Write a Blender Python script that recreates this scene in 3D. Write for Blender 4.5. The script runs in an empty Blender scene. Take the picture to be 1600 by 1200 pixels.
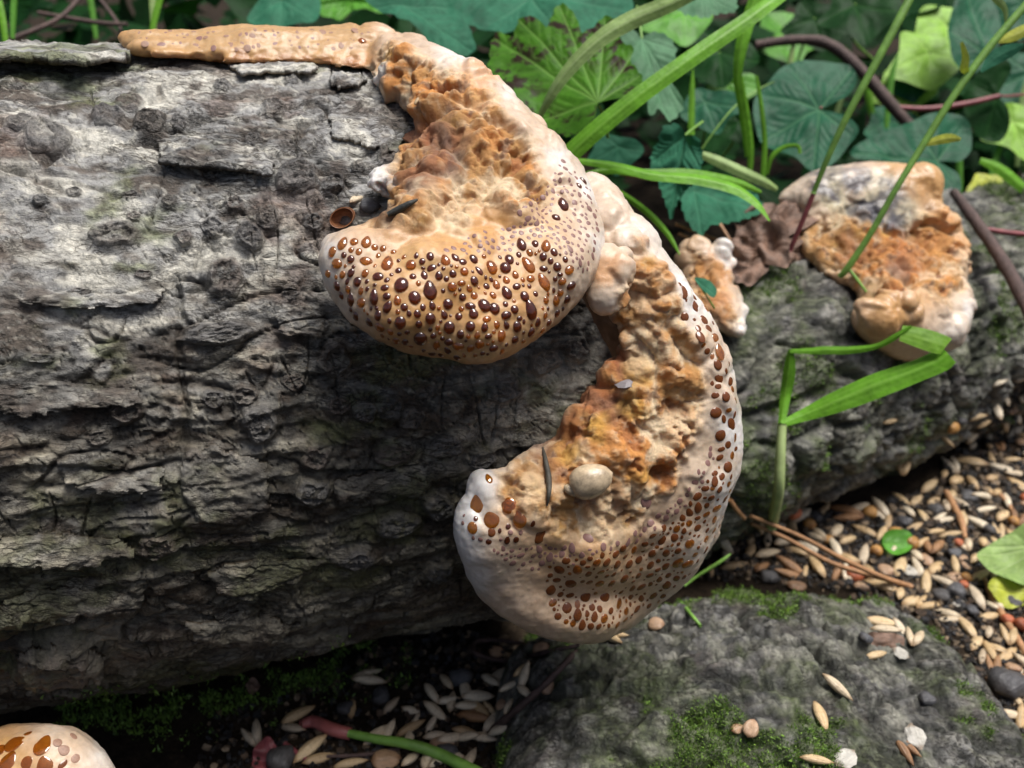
import bpy, math, random
import numpy as np
from mathutils import Vector, Matrix
from mathutils.bvhtree import BVHTree

# ------------------------------------------------------------------ camera, sky, sun, exposure
# one unit is ten centimetres: a close-up of a fallen log
scene = bpy.context.scene
COL = scene.collection
random.seed(5)
RNG = np.random.default_rng(7)
F = 1400.0                      # focal length in pixels of a 1600 x 1200 picture
PITCH = math.radians(30)
CAM = np.array([0.0, 0.0, 1.93])
FW = np.array([0, math.cos(PITCH), -math.sin(PITCH)])
UP = np.array([0, math.sin(PITCH), math.cos(PITCH)])
RT = np.array([1.0, 0, 0])

cam_data = bpy.data.cameras.new('camera')
cam = bpy.data.objects.new('camera', cam_data)
COL.objects.link(cam)
cam.location = CAM
cam.rotation_euler = (math.pi / 2 - PITCH, 0, 0)
cam_data.sensor_width = 36
cam_data.lens = 36 * F / 1600
cam_data.clip_start = 0.02
cam_data.clip_end = 500
cam_data.dof.use_dof = True
cam_data.dof.focus_distance = 1.66
cam_data.dof.aperture_fstop = 2.2
scene.camera = cam

world = bpy.data.worlds.new('World')
scene.world = world
world.use_nodes = True
wn = world.node_tree
sky = wn.nodes.new('ShaderNodeTexSky')
sky.sky_type = 'NISHITA'
sky.sun_disc = False
SUN_EL, SUN_AZ = math.radians(73), math.radians(86)     # azimuth from +Y towards +X
sky.sun_elevation = SUN_EL
sky.sun_rotation = SUN_AZ
sky.air_density = 1.0
sky.dust_density = 6.0
sky.ozone_density = 0.2
wn.links.new(sky.outputs[0], wn.nodes['Background'].inputs[0])
wn.nodes['Background'].inputs[1].default_value = 0.062

sun_data = bpy.data.lights.new('sun', 'SUN')
sun_data.energy = 3.4
sun_data.angle = math.radians(30)
sun_data.color = (1.0, 0.98, 0.95)
sun = bpy.data.objects.new('sun', sun_data)
COL.objects.link(sun)
sd = Vector((math.sin(SUN_AZ) * math.cos(SUN_EL), math.cos(SUN_AZ) * math.cos(SUN_EL), math.sin(SUN_EL)))
sun.rotation_euler = sd.to_track_quat('Z', 'Y').to_euler()
sun.location = sd * 12

scene.view_settings.view_transform = 'Standard'
scene.view_settings.look = 'None'
scene.view_settings.exposure = 0.56
scene.view_settings.gamma = 1.0
scene.render.engine = 'CYCLES'
scene.cycles.use_denoising = True
scene.cycles.max_bounces = 6
scene.cycles.transmission_bounces = 6
scene.cycles.transparent_max_bounces = 6
scene.cycles.caustics_refractive = True
scene.cycles.caustics_reflective = False
scene.cycles.sample_clamp_indirect = 4.0

# ------------------------------------------------------------------ helpers: rays, noise, meshes
def ray(px, py):
    px = np.asarray(px, float); py = np.asarray(py, float)
    return ((px - 800) / F)[..., None] * RT + ((600 - py) / F)[..., None] * UP + FW

def P(px, py, d):
    return CAM + ray(px, py) * np.asarray(d, float)[..., None]

def project(p):
    q = np.asarray(p) - CAM
    d = q @ FW
    return 800 + F * (q @ RT) / d, 600 - F * (q @ UP) / d, d

def smooth(a, b, x):
    t = np.clip((x - a) / (b - a), 0, 1)
    return t * t * (3 - 2 * t)

_perm = {}
def _ptab(seed):
    if seed not in _perm:
        r = np.random.default_rng(seed + 1000)
        p = r.permutation(512).astype(np.int64) % 512
        g = r.normal(size=(512, 3)); g /= np.linalg.norm(g, axis=1)[:, None]
        _perm[seed] = (p, g)
    return _perm[seed]

def perlin(x, y, z=0.0, seed=0):
    x, y, z = np.broadcast_arrays(np.asarray(x, float), np.asarray(y, float), np.asarray(z, float))
    p, g = _ptab(seed)
    xi, yi, zi = np.floor(x).astype(np.int64), np.floor(y).astype(np.int64), np.floor(z).astype(np.int64)
    xf, yf, zf = x - xi, y - yi, z - zi
    u, v, w = [t * t * t * (t * (t * 6 - 15) + 10) for t in (xf, yf, zf)]
    def corner(dx, dy, dz):
        h = p[(xi + dx) & 511]; h = p[(h + yi + dy) & 511]; h = p[(h + zi + dz) & 511]
        gg = g[h]
        return gg[..., 0] * (xf - dx) + gg[..., 1] * (yf - dy) + gg[..., 2] * (zf - dz)
    def lerp(a, b, t): return a + (b - a) * t
    x00 = lerp(corner(0, 0, 0), corner(1, 0, 0), u); x10 = lerp(corner(0, 1, 0), corner(1, 1, 0), u)
    x01 = lerp(corner(0, 0, 1), corner(1, 0, 1), u); x11 = lerp(corner(0, 1, 1), corner(1, 1, 1), u)
    return 1.5 * lerp(lerp(x00, x10, v), lerp(x01, x11, v), w)

def fbm(x, y, z=0.0, seed=0, octv=4, gain=0.5):
    s = 0; a = 1.0
    for i in range(octv):
        s = s + a * perlin(np.asarray(x) * 2 ** i, np.asarray(y) * 2 ** i, np.asarray(z) * 2 ** i, seed + i)
        a *= gain
    return s

def worley(x, y, z, seed=0):
    """distance to the nearest feature point and that cell's random value (3D)"""
    p, g = _ptab(seed + 77)
    xi, yi, zi = np.floor(x).astype(np.int64), np.floor(y).astype(np.int64), np.floor(z).astype(np.int64)
    best = np.full(x.shape, 9.0); second = np.full(x.shape, 9.0); val = np.zeros(x.shape)
    for dx in (-1, 0, 1):
        for dy in (-1, 0, 1):
            for dz in (-1, 0, 1):
                h = p[(xi + dx) & 511]; h = p[(h + yi + dy) & 511]; h = p[(h + zi + dz) & 511]
                o = g[h] * 0.45 + 0.5
                d = np.sqrt((xi + dx + o[..., 0] - x) ** 2 + (yi + dy + o[..., 1] - y) ** 2 + (zi + dz + o[..., 2] - z) ** 2)
                nb = d < best
                second = np.where(nb, best, np.minimum(second, d))
                val = np.where(nb, h / 511.0, val)
                best = np.where(nb, d, best)
    return best, second, val

def np_mesh(name, verts, faces, smooth_shade=True):
    verts = np.asarray(verts, np.float32); faces = np.asarray(faces, np.int32)
    me = bpy.data.meshes.new(name)
    n, k = faces.shape
    me.vertices.add(len(verts)); me.vertices.foreach_set('co', verts.ravel())
    me.loops.add(n * k); me.loops.foreach_set('vertex_index', faces.ravel())
    me.polygons.add(n)
    me.polygons.foreach_set('loop_start', np.arange(0, n * k, k, dtype=np.int32))
    me.polygons.foreach_set('use_smooth', np.full(n, smooth_shade))
    me.update(calc_edges=True)
    return me

def set_attr(me, name, arr):
    arr = np.asarray(arr, np.float32)
    if arr.ndim == 1:
        me.attributes.new(name, 'FLOAT', 'POINT').data.foreach_set('value', arr)
    else:
        a = np.ones((len(arr), 4), np.float32); a[:, :3] = arr[:, :3]
        me.attributes.new(name, 'FLOAT_COLOR', 'POINT').data.foreach_set('color', a.ravel())

def link(name, data, mat=None, parent=None, loc=None, rot=None, scale=None):
    o = bpy.data.objects.new(name, data)
    COL.objects.link(o)
    if mat is not None and data is not None and not data.materials: data.materials.append(mat)
    if parent is not None: o.parent = parent
    if loc is not None: o.location = loc
    if rot is not None: o.rotation_euler = rot
    if scale is not None: o.scale = scale
    return o

def tag(o, label=None, cat=None, group=None, kind=None):
    if label: o['label'] = label
    if cat: o['category'] = cat
    if group: o['group'] = group
    if kind: o['kind'] = kind
    return o

def root(name, loc, label, cat, group=None):
    return tag(link(name, None, loc=tuple(loc)), label, cat, group)

def grid_faces(nu, nv, wrap_v=False, wrap_u=False):
    iu = np.arange(nu if wrap_u else nu - 1); iv = np.arange(nv if wrap_v else nv - 1)
    a, b = np.meshgrid(iu, iv, indexing='ij')
    a2, b2 = (a + 1) % nu, (b + 1) % nv
    return np.stack([a * nv + b, a2 * nv + b, a2 * nv + b2, a * nv + b2], -1).reshape(-1, 4)

def basis(n, hint=(0, 0, 1)):
    n = np.asarray(n, float); n = n / np.linalg.norm(n)
    h = np.asarray(hint, float)
    t = h - n * (h @ n)
    if np.linalg.norm(t) < 1e-4:
        h = np.array([1.0, 0, 0]); t = h - n * (h @ n)
    t /= np.linalg.norm(t)
    return np.cross(t, n), t, n      # x, y, z

def rot_matrix(x, y, z):
    return Matrix(((x[0], y[0], z[0]), (x[1], y[1], z[1]), (x[2], y[2], z[2])))

def place(o, pos, n, hint=(0, 0, 1), spin=0.0, scale=(1, 1, 1)):
    x, y, z = basis(n, hint)
    m = rot_matrix(x, y, z) @ Matrix.Rotation(spin, 3, 'Z')
    o.matrix_basis = Matrix.Translation(Vector(pos)) @ m.to_4x4() @ Matrix.Diagonal((*scale, 1))

def bvh_of(me):
    n = len(me.vertices); co = np.empty(n * 3, np.float32); me.vertices.foreach_get('co', co)
    co = co.reshape(-1, 3)
    polys = [tuple(p.vertices) for p in me.polygons]
    return BVHTree.FromPolygons([tuple(c) for c in co.tolist()], polys)

def in_poly(px, py, poly):
    inside = np.zeros(np.shape(px), bool)
    for (x0, y0), (x1, y1) in zip(poly, poly[1:] + poly[:1]):
        if y0 == y1: continue
        c = ((y0 > py) != (y1 > py)) & (px < (x1 - x0) * (py - y0) / (y1 - y0) + x0)
        inside ^= c
    return inside

def poly_dist(px, py, poly, closed=True):
    d = np.full(np.shape(px), 1e9)
    pts = list(zip(poly, poly[1:] + (poly[:1] if closed else [])))
    for (x0, y0), (x1, y1) in pts[: None if closed else len(poly) - 1]:
        dx, dy = x1 - x0, y1 - y0
        t = np.clip(((px - x0) * dx + (py - y0) * dy) / (dx * dx + dy * dy + 1e-12), 0, 1)
        d = np.minimum(d, np.hypot(px - x0 - t * dx, py - y0 - t * dy))
    return d

def signed(px, py, poly):
    d = poly_dist(px, py, poly)
    return np.where(in_poly(px, py, poly), d, -d)

def spline(pts, n, closed=False):
    pts = np.asarray(pts, float); m = len(pts)
    t = np.linspace(0, m if closed else m - 1, n, endpoint=not closed)
    i = np.floor(t).astype(int)
    if not closed: i = np.minimum(i, m - 2)
    f = (t - i)[:, None]
    def g(k): return pts[k % m] if closed else pts[np.clip(k, 0, m - 1)]
    p0, p1, p2, p3 = g(i - 1), g(i), g(i + 1), g(i + 2)
    return 0.5 * (2 * p1 + (p2 - p0) * f + (2 * p0 - 5 * p1 + 4 * p2 - p3) * f ** 2 + (3 * p1 - p0 - 3 * p2 + p3) * f ** 3)

def idw(px, py, ctrl, power=2.5):
    num = 0; den = 0
    for x, y, v in ctrl:
        w = 1.0 / (np.hypot(px - x, py - y) + 12) ** power
        num = num + w * v; den = den + w
    return num / den

# ------------------------------------------------------------------ materials
class NT:
    def __init__(self, name):
        self.m = bpy.data.materials.new(name); self.m.use_nodes = True
        self.t = self.m.node_tree; self.b = self.t.nodes['Principled BSDF']
        self.out = self.t.nodes['Material Output']
    def n(self, kind, **kw):
        nd = self.t.nodes.new('ShaderNode' + kind)
        for k, v in kw.items():
            if k in nd.inputs: nd.inputs[k].default_value = v
            else: setattr(nd, k, v)
        return nd
    def l(self, a, b): self.t.links.new(a, b)
    def coords(self): return self.n('TexCoord').outputs['Object']
    def noise(self, scale, detail=4, rough=0.55, vec=None, dist=0.0):
        nd = self.n('TexNoise', Scale=scale, Detail=detail, Roughness=rough, Distortion=dist)
        self.l(vec or self.coords(), nd.inputs['Vector'])
        return nd.outputs['Fac']
    def ramp(self, fac, stops):
        nd = self.n('ValToRGB'); r = nd.color_ramp
        r.elements[0].position, r.elements[0].color = stops[0][0], (*stops[0][1], 1)
        r.elements[1].position, r.elements[1].color = stops[-1][0], (*stops[-1][1], 1)
        for p, c in stops[1:-1]:
            e = r.elements.new(p); e.color = (*c, 1)
        self.l(fac, nd.inputs[0]); return nd.outputs[0]
    def attr(self, name, color=False):
        nd = self.n('Attribute', attribute_name=name)
        return nd.outputs['Color' if color else 'Fac']
    def mix(self, fac, a, b, mode='MIX'):
        nd = self.n('Mix', data_type='RGBA', blend_type=mode)
        for s, v in ((nd.inputs[0], fac), (nd.inputs[6], a), (nd.inputs[7], b)):
            if isinstance(v, (int, float)): s.default_value = v
            elif isinstance(v, tuple): s.default_value = (*v, 1)
            else: self.l(v, s)
        return nd.outputs[2]
    def math(self, op, a, b=0.0):
        nd = self.n('Math', operation=op)
        for s, v in ((nd.inputs[0], a), (nd.inputs[1], b)):
            if isinstance(v, (int, float)): s.default_value = v
            else: self.l(v, s)
        return nd.outputs[0]
    def bump(self, h, strength=0.5, dist=0.01, prev=None):
        nd = self.n('Bump', Strength=strength, Distance=dist)
        self.l(h, nd.inputs['Height'])
        if prev is not None: self.l(prev, nd.inputs['Normal'])
        self.l(nd.outputs[0], self.b.inputs['Normal']); return nd.outputs[0]
    def set(self, **kw):
        for k, v in kw.items():
            s = self.b.inputs[k.replace('_', ' ')]
            if isinstance(v, (int, float)): s.default_value = v
            elif isinstance(v, tuple): s.default_value = (*v, 1) if s.type == 'RGBA' else v
            else: self.l(v, s)
        return self

def mat_bark():
    m = NT('bark')
    c = m.attr('col', True)
    n1 = m.noise(55, 6, 0.7)
    c = m.mix(0.75, c, m.ramp(n1, [(0.28, (0.42, 0.41, 0.40)), (0.5, (0.98, 0.98, 0.98)), (0.72, (1.5, 1.48, 1.42))]), 'MULTIPLY')
    n3 = m.noise(160, 4, 0.7)
    c = m.mix(0.6, c, m.ramp(n3, [(0.3, (0.5, 0.5, 0.5)), (0.55, (1.05, 1.05, 1.05)), (0.75, (1.4, 1.4, 1.4))]), 'MULTIPLY')
    lines = None
    for sc, wide in (((5.0, 17.0, 17.0), 0.030), ((13.0, 40.0, 40.0), 0.040)):
        mp = m.n('Mapping'); mp.inputs['Rotation'].default_value = (0, 0, -0.30); mp.inputs['Scale'].default_value = sc
        m.l(m.coords(), mp.inputs[0])
        w = m.noise(1.0, 4, 0.6, vec=mp.outputs[0], dist=1.1)
        a = m.math('ABSOLUTE', m.math('SUBTRACT', w, 0.5))
        r = m.ramp(a, [(0.0, (0.30, 0.28, 0.26)), (wide * 0.5, (0.75, 0.74, 0.73)), (wide, (1, 1, 1))])
        lines = r if lines is None else m.mix(1.0, lines, r, 'MULTIPLY')
    gate = m.ramp(m.noise(4.5, 3, 0.6), [(0.40, (0.15, 0.15, 0.15)), (0.58, (1, 1, 1))])
    c = m.mix(gate, c, m.mix(1.0, c, lines, 'MULTIPLY'))
    m.set(Base_Color=c)
    m.l(m.math('ADD', m.math('MULTIPLY', n1, 0.45), 0.18), m.b.inputs['Roughness'])
    b = m.bump(m.mix(gate, (1.0, 1.0, 1.0), lines), 0.6, 0.012)
    b = m.bump(m.noise(38, 8, 0.72), 0.7, 0.02, b)
    m.bump(m.noise(140, 6, 0.7), 0.6, 0.006, b)
    return m.m

def mat_fungus():
    m = NT('fungus_flesh')
    c = m.attr('col', True)
    n1 = m.noise(70, 5, 0.65)
    c = m.mix(0.5, c, m.ramp(n1, [(0.3, (0.72, 0.66, 0.58)), (0.5, (1, 1, 1)), (0.7, (1.22, 1.2, 1.15))]), 'MULTIPLY')
    m.set(Base_Color=c, Subsurface_Weight=0.10, Subsurface_Scale=0.05, Subsurface_Radius=(1.0, 0.45, 0.2))
    rg = m.attr('rough')
    m.l(m.math('ADD', m.math('MULTIPLY', rg, 0.38), 0.34), m.b.inputs['Roughness'])
    h = m.math('MULTIPLY', m.noise(110, 8, 0.75), m.math('ADD', m.math('MULTIPLY', rg, 0.9), 0.1))
    m.bump(h, 0.75, 0.014)
    return m.m

def mat_plain(name, color, rough=0.6, noise_scale=40, var=0.35, bump=0.3, bdist=0.004, **kw):
    m = NT(name)
    n1 = m.noise(noise_scale, 5, 0.65)
    lo = tuple(c * (1 - var) for c in color); hi = tuple(min(1, c * (1 + var)) for c in color)
    m.set(Base_Color=m.ramp(n1, [(0.3, lo), (0.5, color), (0.72, hi)]), Roughness=rough, **kw)
    if bump: m.bump(m.noise(noise_scale * 2.5, 5, 0.7), bump, bdist)
    return m.m

def mat_drop(name, color, rough=0.04, trans=0.9):
    m = NT(name)
    m.set(Base_Color=color, Roughness=rough, Transmission_Weight=trans, IOR=1.42, Specular_IOR_Level=0.9, Coat_Weight=1.0, Coat_Roughness=0.03, Coat_IOR=1.6)
    return m.m

def mat_leaf(name, color, vein, dark=None, rough=0.45, spots=None, spec=0.18):
    m = NT(name)
    n1 = m.noise(9, 5, 0.6)
    lo = tuple(c * 0.62 for c in color); hi = tuple(c * 1.35 for c in color)
    c = m.ramp(n1, [(0.3, lo), (0.5, color), (0.72, hi)])
    n2 = m.noise(60, 4, 0.6)
    c = m.mix(0.5, c, m.ramp(n2, [(0.35, (0.65, 0.7, 0.65)), (0.6, (1.15, 1.12, 1.1))]), 'MULTIPLY')
    if spots:
        f = m.ramp(m.noise(11, 6, 0.7), [(0.50, (0, 0, 0)), (0.55, (1, 1, 1))])
        c = m.mix(m.math('MULTIPLY', f, m.attr('edge')), c, spots)
    c = m.mix(m.attr('vein'), c, vein)
    m.set(Base_Color=c, Roughness=rough, Specular_IOR_Level=spec)
    m.bump(m.noise(50, 4, 0.6), 0.35, 0.006)
    tr = m.n('BsdfTranslucent')
    m.l(m.mix(1.0, c, (1.0, 1.25, 0.5), 'MULTIPLY'), tr.inputs[0])
    mx = m.n('MixShader'); mx.inputs[0].default_value = 0.16
    m.l(m.b.outputs[0], mx.inputs[1]); m.l(tr.outputs[0], mx.inputs[2]); m.l(mx.outputs[0], m.out.inputs[0])
    return m.m

M_BARK = mat_bark()
M_FUNGUS = mat_fungus()
# ------------------------------------------------------------------ the fallen log: where it lies
LOG_R = 0.8
LOG_D = np.array([0.95349371, 0.29754799, -0.04811387]); LOG_D /= np.linalg.norm(LOG_D)
LOG_Q = CAM + np.array([-0.7134863, 2.10456897, -1.12430021])
LOG_E1 = np.array([0, 0, 1.0]) - LOG_D * LOG_D[2]; LOG_E1 /= np.linalg.norm(LOG_E1)
LOG_E2 = -np.cross(LOG_E1, LOG_D)            # towards the viewer's side

def cyl_hit(px, py, Q, D, R):
    r = ray(px, py)
    o = CAM - Q
    rd = r - (r @ D)[..., None] * D; od = o - (o @ D) * D
    a = (rd * rd).sum(-1); b = 2 * (rd @ od); c = od @ od - R * R
    disc = b * b - 4 * a * c
    d = (-b - np.sqrt(np.maximum(disc, 0))) / (2 * a)
    return d, disc >= 0

def log_hit(px, py): return cyl_hit(px, py, LOG_Q, LOG_D, LOG_R)

def log_uv(px, py):
    d, ok = log_hit(np.asarray(px, float), np.asarray(py, float))
    q = P(px, py, d) - LOG_Q
    return q @ LOG_D, np.arctan2(q @ LOG_E2, q @ LOG_E1)

END_A = np.radians([-180, -90, -20, 0, 20, 40, 60, 80, 100, 120, 140, 160, 180])
END_T = np.array([0.55, 0.38, 0.33, 0.36, 0.42, 0.53, 0.67, 0.79, 0.84, 0.82, 0.73, 0.66, 0.55])
def log_end(a): return np.interp((a + np.pi) % (2 * np.pi) - np.pi, END_A, END_T)

def log_point(t, a, h=0.0):
    r = LOG_R + np.asarray(h)
    return LOG_Q + t[..., None] * LOG_D + (r * np.cos(a))[..., None] * LOG_E1 + (r * np.sin(a))[..., None] * LOG_E2

# ------------------------------------------------------------------ bark relief, shared by all three logs
def bark_relief(u, v, seed, ledge=1.0):
    """height and colour of weathered bark at arc position (u along the grain, v downwards across it)"""
    w = 0.05 * perlin(u * 3.1, v * 3.1, 0.3, seed) + 0.02 * perlin(u * 9, v * 9, 0.7, seed + 1)
    big = perlin(u * 1.6, v * 1.6, 2.2, seed + 2)
    h = 0.022 * big + 0.013 * fbm(u * 6, v * 9, 1.0, seed + 3, 3)
    # overlapping scales of bark, their free edge facing down
    tot = 0
    for k, amp, uf, sd in ((9, 0.046, 1.5, 10), (17, 0.024, 2.4, 20), (33, 0.010, 4.5, 30)):
        s = (v + w) * k + 1.1 * perlin(u * uf, v * uf * 1.6, 0.1, seed + sd) + 0.16 * perlin(u * uf * 4, v * 9, 0.6, seed + sd + 1)
        c = np.floor(s); t = s - c
        m = smooth(-0.12, 0.34, perlin(u * uf * 1.25, c * 3.71 + 0.5, 0.4, seed + sd + 2))
        m = m * smooth(0.0, 0.25, 1.0 - np.abs(2 * perlin(u * uf * 0.7, c * 1.3, 0.9, seed + sd + 3)))
        step = m * t ** 2.2 * smooth(1.0, 0.90, t) * amp * ledge * 1.15
        h = h + step; tot = tot + step / amp
    # cracks along the grain and a few across it
    c1 = np.abs(perlin(u * 4.5 + 3 * w, v * 15 + 6 * w, 0.2, seed + 40))
    c2 = np.abs(perlin(u * 13 + 5 * w, v * 3.2 + 3 * w, 0.8, seed + 41))
    act = smooth(0.0, 0.4, perlin(u * 2.5, v * 2.5, 0.6, seed + 42) + 0.15)
    c2act = smooth(0.1, 0.45, perlin(u * 7, v * 7, 0.35, seed + 43))
    crack = smooth(0.055, 0.0, c1) * act + 0.8 * smooth(0.035, 0.0, c2) * c2act
    h = h - 0.014 * crack
    # fine flowing wrinkles
    wq = 0.5 * perlin(u * 5, v * 5, 0.15, seed + 53) + 0.25 * perlin(u * 13, v * 13, 0.15, seed + 54)
    wr = np.abs(perlin(u * 7 + wq, v * 24 + 2.2 * wq, 0.5, seed + 55))
    wr2 = np.abs(perlin(u * 18 + 2 * wq, v * 46 + 3 * wq, 0.5, seed + 56))
    crease = smooth(0.09, 0.0, wr) * smooth(-0.25, 0.25, perlin(u * 4, v * 4, 0.9, seed + 57)) + 0.6 * smooth(0.12, 0.0, wr2) * smooth(-0.1, 0.3, perlin(u * 6, v * 6, 0.4, seed + 58))
    h = h + (0.25 + 1.3 * ledge) * (0.012 * np.sqrt(wr) + 0.005 * np.sqrt(wr2)) - 0.006 * crease
    # paper thin peeling layers: wandering contour edges
    pl = fbm(u * 3.2, v * 5.5, 0.45, seed + 45, 4, 0.55) * 3.0
    pc = np.floor(pl); pt = pl - pc
    h = h + 0.014 * smooth(0.0, 0.16, pt) * (0.35 + ledge) + 0.004 * pc * 0.4
    lip = smooth(0.0, 0.03, pt) * smooth(0.22, 0.05, pt)
    h = h + 0.004 * lip
    # fibres and grain
    h = h + 0.0035 * (0.5 - np.abs(perlin(u * 12, v * 70, 0.1, seed + 50))) + 0.0026 * perlin(u * 45, v * 60, 0.5, seed + 51) + 0.0016 * perlin(u * 110, v * 120, 0.5, seed + 52)
    n1 = fbm(u * 2.2, v * 3.0, 0.9, seed + 60, 5, 0.62)
    n2 = fbm(u * 7, v * 12, 0.9, seed + 61, 4, 0.6)
    n3 = fbm(u * 3, v * 4, 0.2, seed + 62, 4, 0.6)
    n4 = fbm(u * 16, v * 26, 0.2, seed + 63, 3, 0.6)
    grey = np.array([0.36, 0.358, 0.348]); cream = np.array([0.62, 0.60, 0.53]); brown = np.array([0.105, 0.080, 0.060])
    slate = np.array([0.175, 0.175, 0.168]); algae = np.array([0.185, 0.215, 0.085]); rust = np.array([0.22, 0.12, 0.085])
    col = grey * np.ones(u.shape + (1,))
    def blend(c, f):
        nonlocal col
        col = col + (c - col) * np.clip(f, 0, 1)[..., None]
    blend(slate, smooth(0.05, 0.5, n1))
    blend(brown, 0.85 * smooth(0.12, 0.5, n2 + 0.25 * n1))
    blend(cream, 0.95 * smooth(0.12, 0.55, -n2 - 0.35 * n1))
    blend(cream, 0.55 * lip)
    blend(brown, 0.75 * crack)
    blend(brown * 0.55, 0.8 * crease)
    blend(cream * 1.05, 0.5 * smooth(0.25, 0.5, wr) * smooth(-0.1, 0.4, -n1))
    blend(rust, 0.4 * smooth(0.42, 0.75, n3 + 0.3 * n4))
    blend(algae, 0.65 * smooth(0.18, 0.6, -n3 + 0.35 * n4))
    blend(brown * 0.6, 0.7 * smooth(0.3, 0.7, n4))
    return h, col, n3, n4

# knots: pixel where the photo shows them -> place on the log's surface
KNOTS = [(70,200,36,26),(165,163,24,20),(232,177,24,18),(197,140,22,22),(130,70,14,12),(345,115,13,11),(428,155,18,15),
 (610,232,22,20),(465,268,34,28),(522,276,20,15),(175,355,40,22),(285,362,15,13),(332,346,17,17),(390,360,22,24),(418,330,19,21),
 (350,425,29,37),(490,340,17,15),(345,520,60,21),(527,565,28,30),(195,645,26,24),(405,665,31,32),(332,627,20,17),(382,622,22,19),
 (532,640,20,18),(572,646,20,20),(612,640,23,21),(647,656,22,18),(495,722,24,22),(490,776,26,24),(388,748,22,17),(390,786,26,24),
 (620,716,35,17),(625,826,36,19),(760,724,24,15),(308,738,24,30),(245,862,30,20),(395,206,14,12),(276,176,13,11),(262,302,13,12),
 (90,1046,62,28),(700,702,30,18),(790,612,30,20),(850,566,28,22),(905,545,22,18),(60,300,13,9),(110,285,12,8),(200,290,14,8),
 (205,325,11,8),(30,180,26,13),(455,110,12,10),(560,250,11,10),(365,310,16,14),(690,800,26,20),(560,880,30,14),(150,690,18,14),
 (460,600,20,16),(690,905,22,14),(455,455,14,12),(120,450,16,9),(220,420,14,8),(60,560,20,9)]
knx = np.array([k[0] for k in KNOTS], float); kny = np.array([k[1] for k in KNOTS], float)
KT, KA = log_uv(knx, kny)
KD, _ = log_hit(knx, kny)
KRX = np.array([k[2] for k in KNOTS]) * KD / F
KRY = np.array([k[3] for k in KNOTS]) * KD / F
# arc length seen foreshortened near the top and bottom edge: restore it
_nrm = np.cos(KA)[:, None] * LOG_E1 + np.sin(KA)[:, None] * LOG_E2
_view = ray(knx, kny); _view /= np.linalg.norm(_view, axis=1)[:, None]
KRY = np.minimum(KRY / np.maximum(0.45, -(_nrm * _view).sum(1)), KRX * 1.3)

def log_relief(t, a):
    """total height and colour on the big log"""
    v = a * LOG_R
    low = smooth(0.75, 1.6, a)
    h, col, n3, n4 = bark_relief(t, v, 3, ledge=0.07 + 0.36 * low)
    h = h - 0.035
    for kt, ka, rx, ry in zip(KT, KA, KRX, KRY):
        du = (t - kt) / rx; dv = (a - ka) * LOG_R / ry
        r = np.hypot(du, dv)
        sel = r < 2.4
        if not sel.any(): continue
        rs = r[sel]
        h[sel] += 0.42 * min(rx, ry) * np.exp(-(rs / 0.95) ** 2) - 0.16 * min(rx, ry) * np.exp(-((rs - 1.35) / 0.25) ** 2)
        dk = smooth(1.25, 0.8, rs)[:, None]
        col[sel] = col[sel] * (1 - 0.45 * dk) + np.array([0.12, 0.112, 0.105]) * 0.45 * dk
    # the bark turns darker and browner towards the underside
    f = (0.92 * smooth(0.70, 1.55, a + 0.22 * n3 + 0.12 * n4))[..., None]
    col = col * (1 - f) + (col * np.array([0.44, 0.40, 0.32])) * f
    # a weathered groove across the grain
    for pts, dep, wid in (([(275, 440), (283, 500), (278, 560), (290, 640), (285, 700)], 0.016, 0.007),
                          ([(232, 930), (215, 985), (200, 1000)], 0.014, 0.007), ([(320, 300), (318, 360), (305, 420)], 0.008, 0.006),
                          ([(575, 420), (560, 470), (565, 520)], 0.01, 0.007)):
        pu, pa = log_uv(np.array([p[0] for p in pts], float), np.array([p[1] for p in pts], float))
        pp = [(x, y * LOG_R) for x, y in zip(pu, pa)]
        box = (t > pu.min() - .05) & (t < pu.max() + .05) & (v > pa.min() * LOG_R - .05) & (v < pa.max() * LOG_R + .05)
        wob = 0.006 * perlin(t[box] * 40, v[box] * 40, 0.1, 91)
        dd = poly_dist(t[box] + wob, v[box], pp, closed=False)
        h[box] -= dep * smooth(wid * 1.6, 0, dd)
    return h, col

def flatten(me, name='col'):
    return me

# mesh of the bark: dense where it is seen
_a_vis = np.linspace(math.radians(-48), math.radians(172), 640)
_a_back = np.linspace(math.radians(172), math.radians(312), 40)[1:-1]
AA = np.concatenate([_a_vis, _a_back])
SS = np.concatenate([np.linspace(-2.6, -1.02, 40)[:-1], np.linspace(-1.02, 0, 800)])      # share of the way to the broken end
te = log_end(AA)
fr = (SS + 1.02) / 1.02                                  # 0 at t=-1.02, 1 at the end
TT = np.where(fr[:, None] < 0, -1.02 + (SS[:, None] + 1.02), -1.02 + fr[:, None] * (te[None, :] + 1.02))
A2 = np.broadcast_to(AA[None, :], TT.shape)
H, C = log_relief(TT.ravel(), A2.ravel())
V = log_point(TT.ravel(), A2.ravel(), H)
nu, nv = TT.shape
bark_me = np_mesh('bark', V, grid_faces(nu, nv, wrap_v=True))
set_attr(bark_me, 'col', C)
LOG_ROOT = root('fallen_log', (0, 0, 0), 'large fallen log with flaking grey bark and round knots carrying the two dripping fungi', 'log')
LOG_BASE = np.array([-0.7, 2.1, 0.0])
LOG_ROOT.location = LOG_BASE
def local(me, base):
    me.transform(Matrix.Translation(-Vector(base)))
    return me
BARK_BVH = bvh_of(np_mesh('coarse', V.reshape(nu, nv, 3)[::3, ::3].reshape(-1, 3), grid_faces(len(range(0, nu, 3)), len(range(0, nv, 3)), wrap_v=True)))
LOG_BARK = link('bark', local(bark_me, LOG_BASE), M_BARK, LOG_ROOT)

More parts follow.
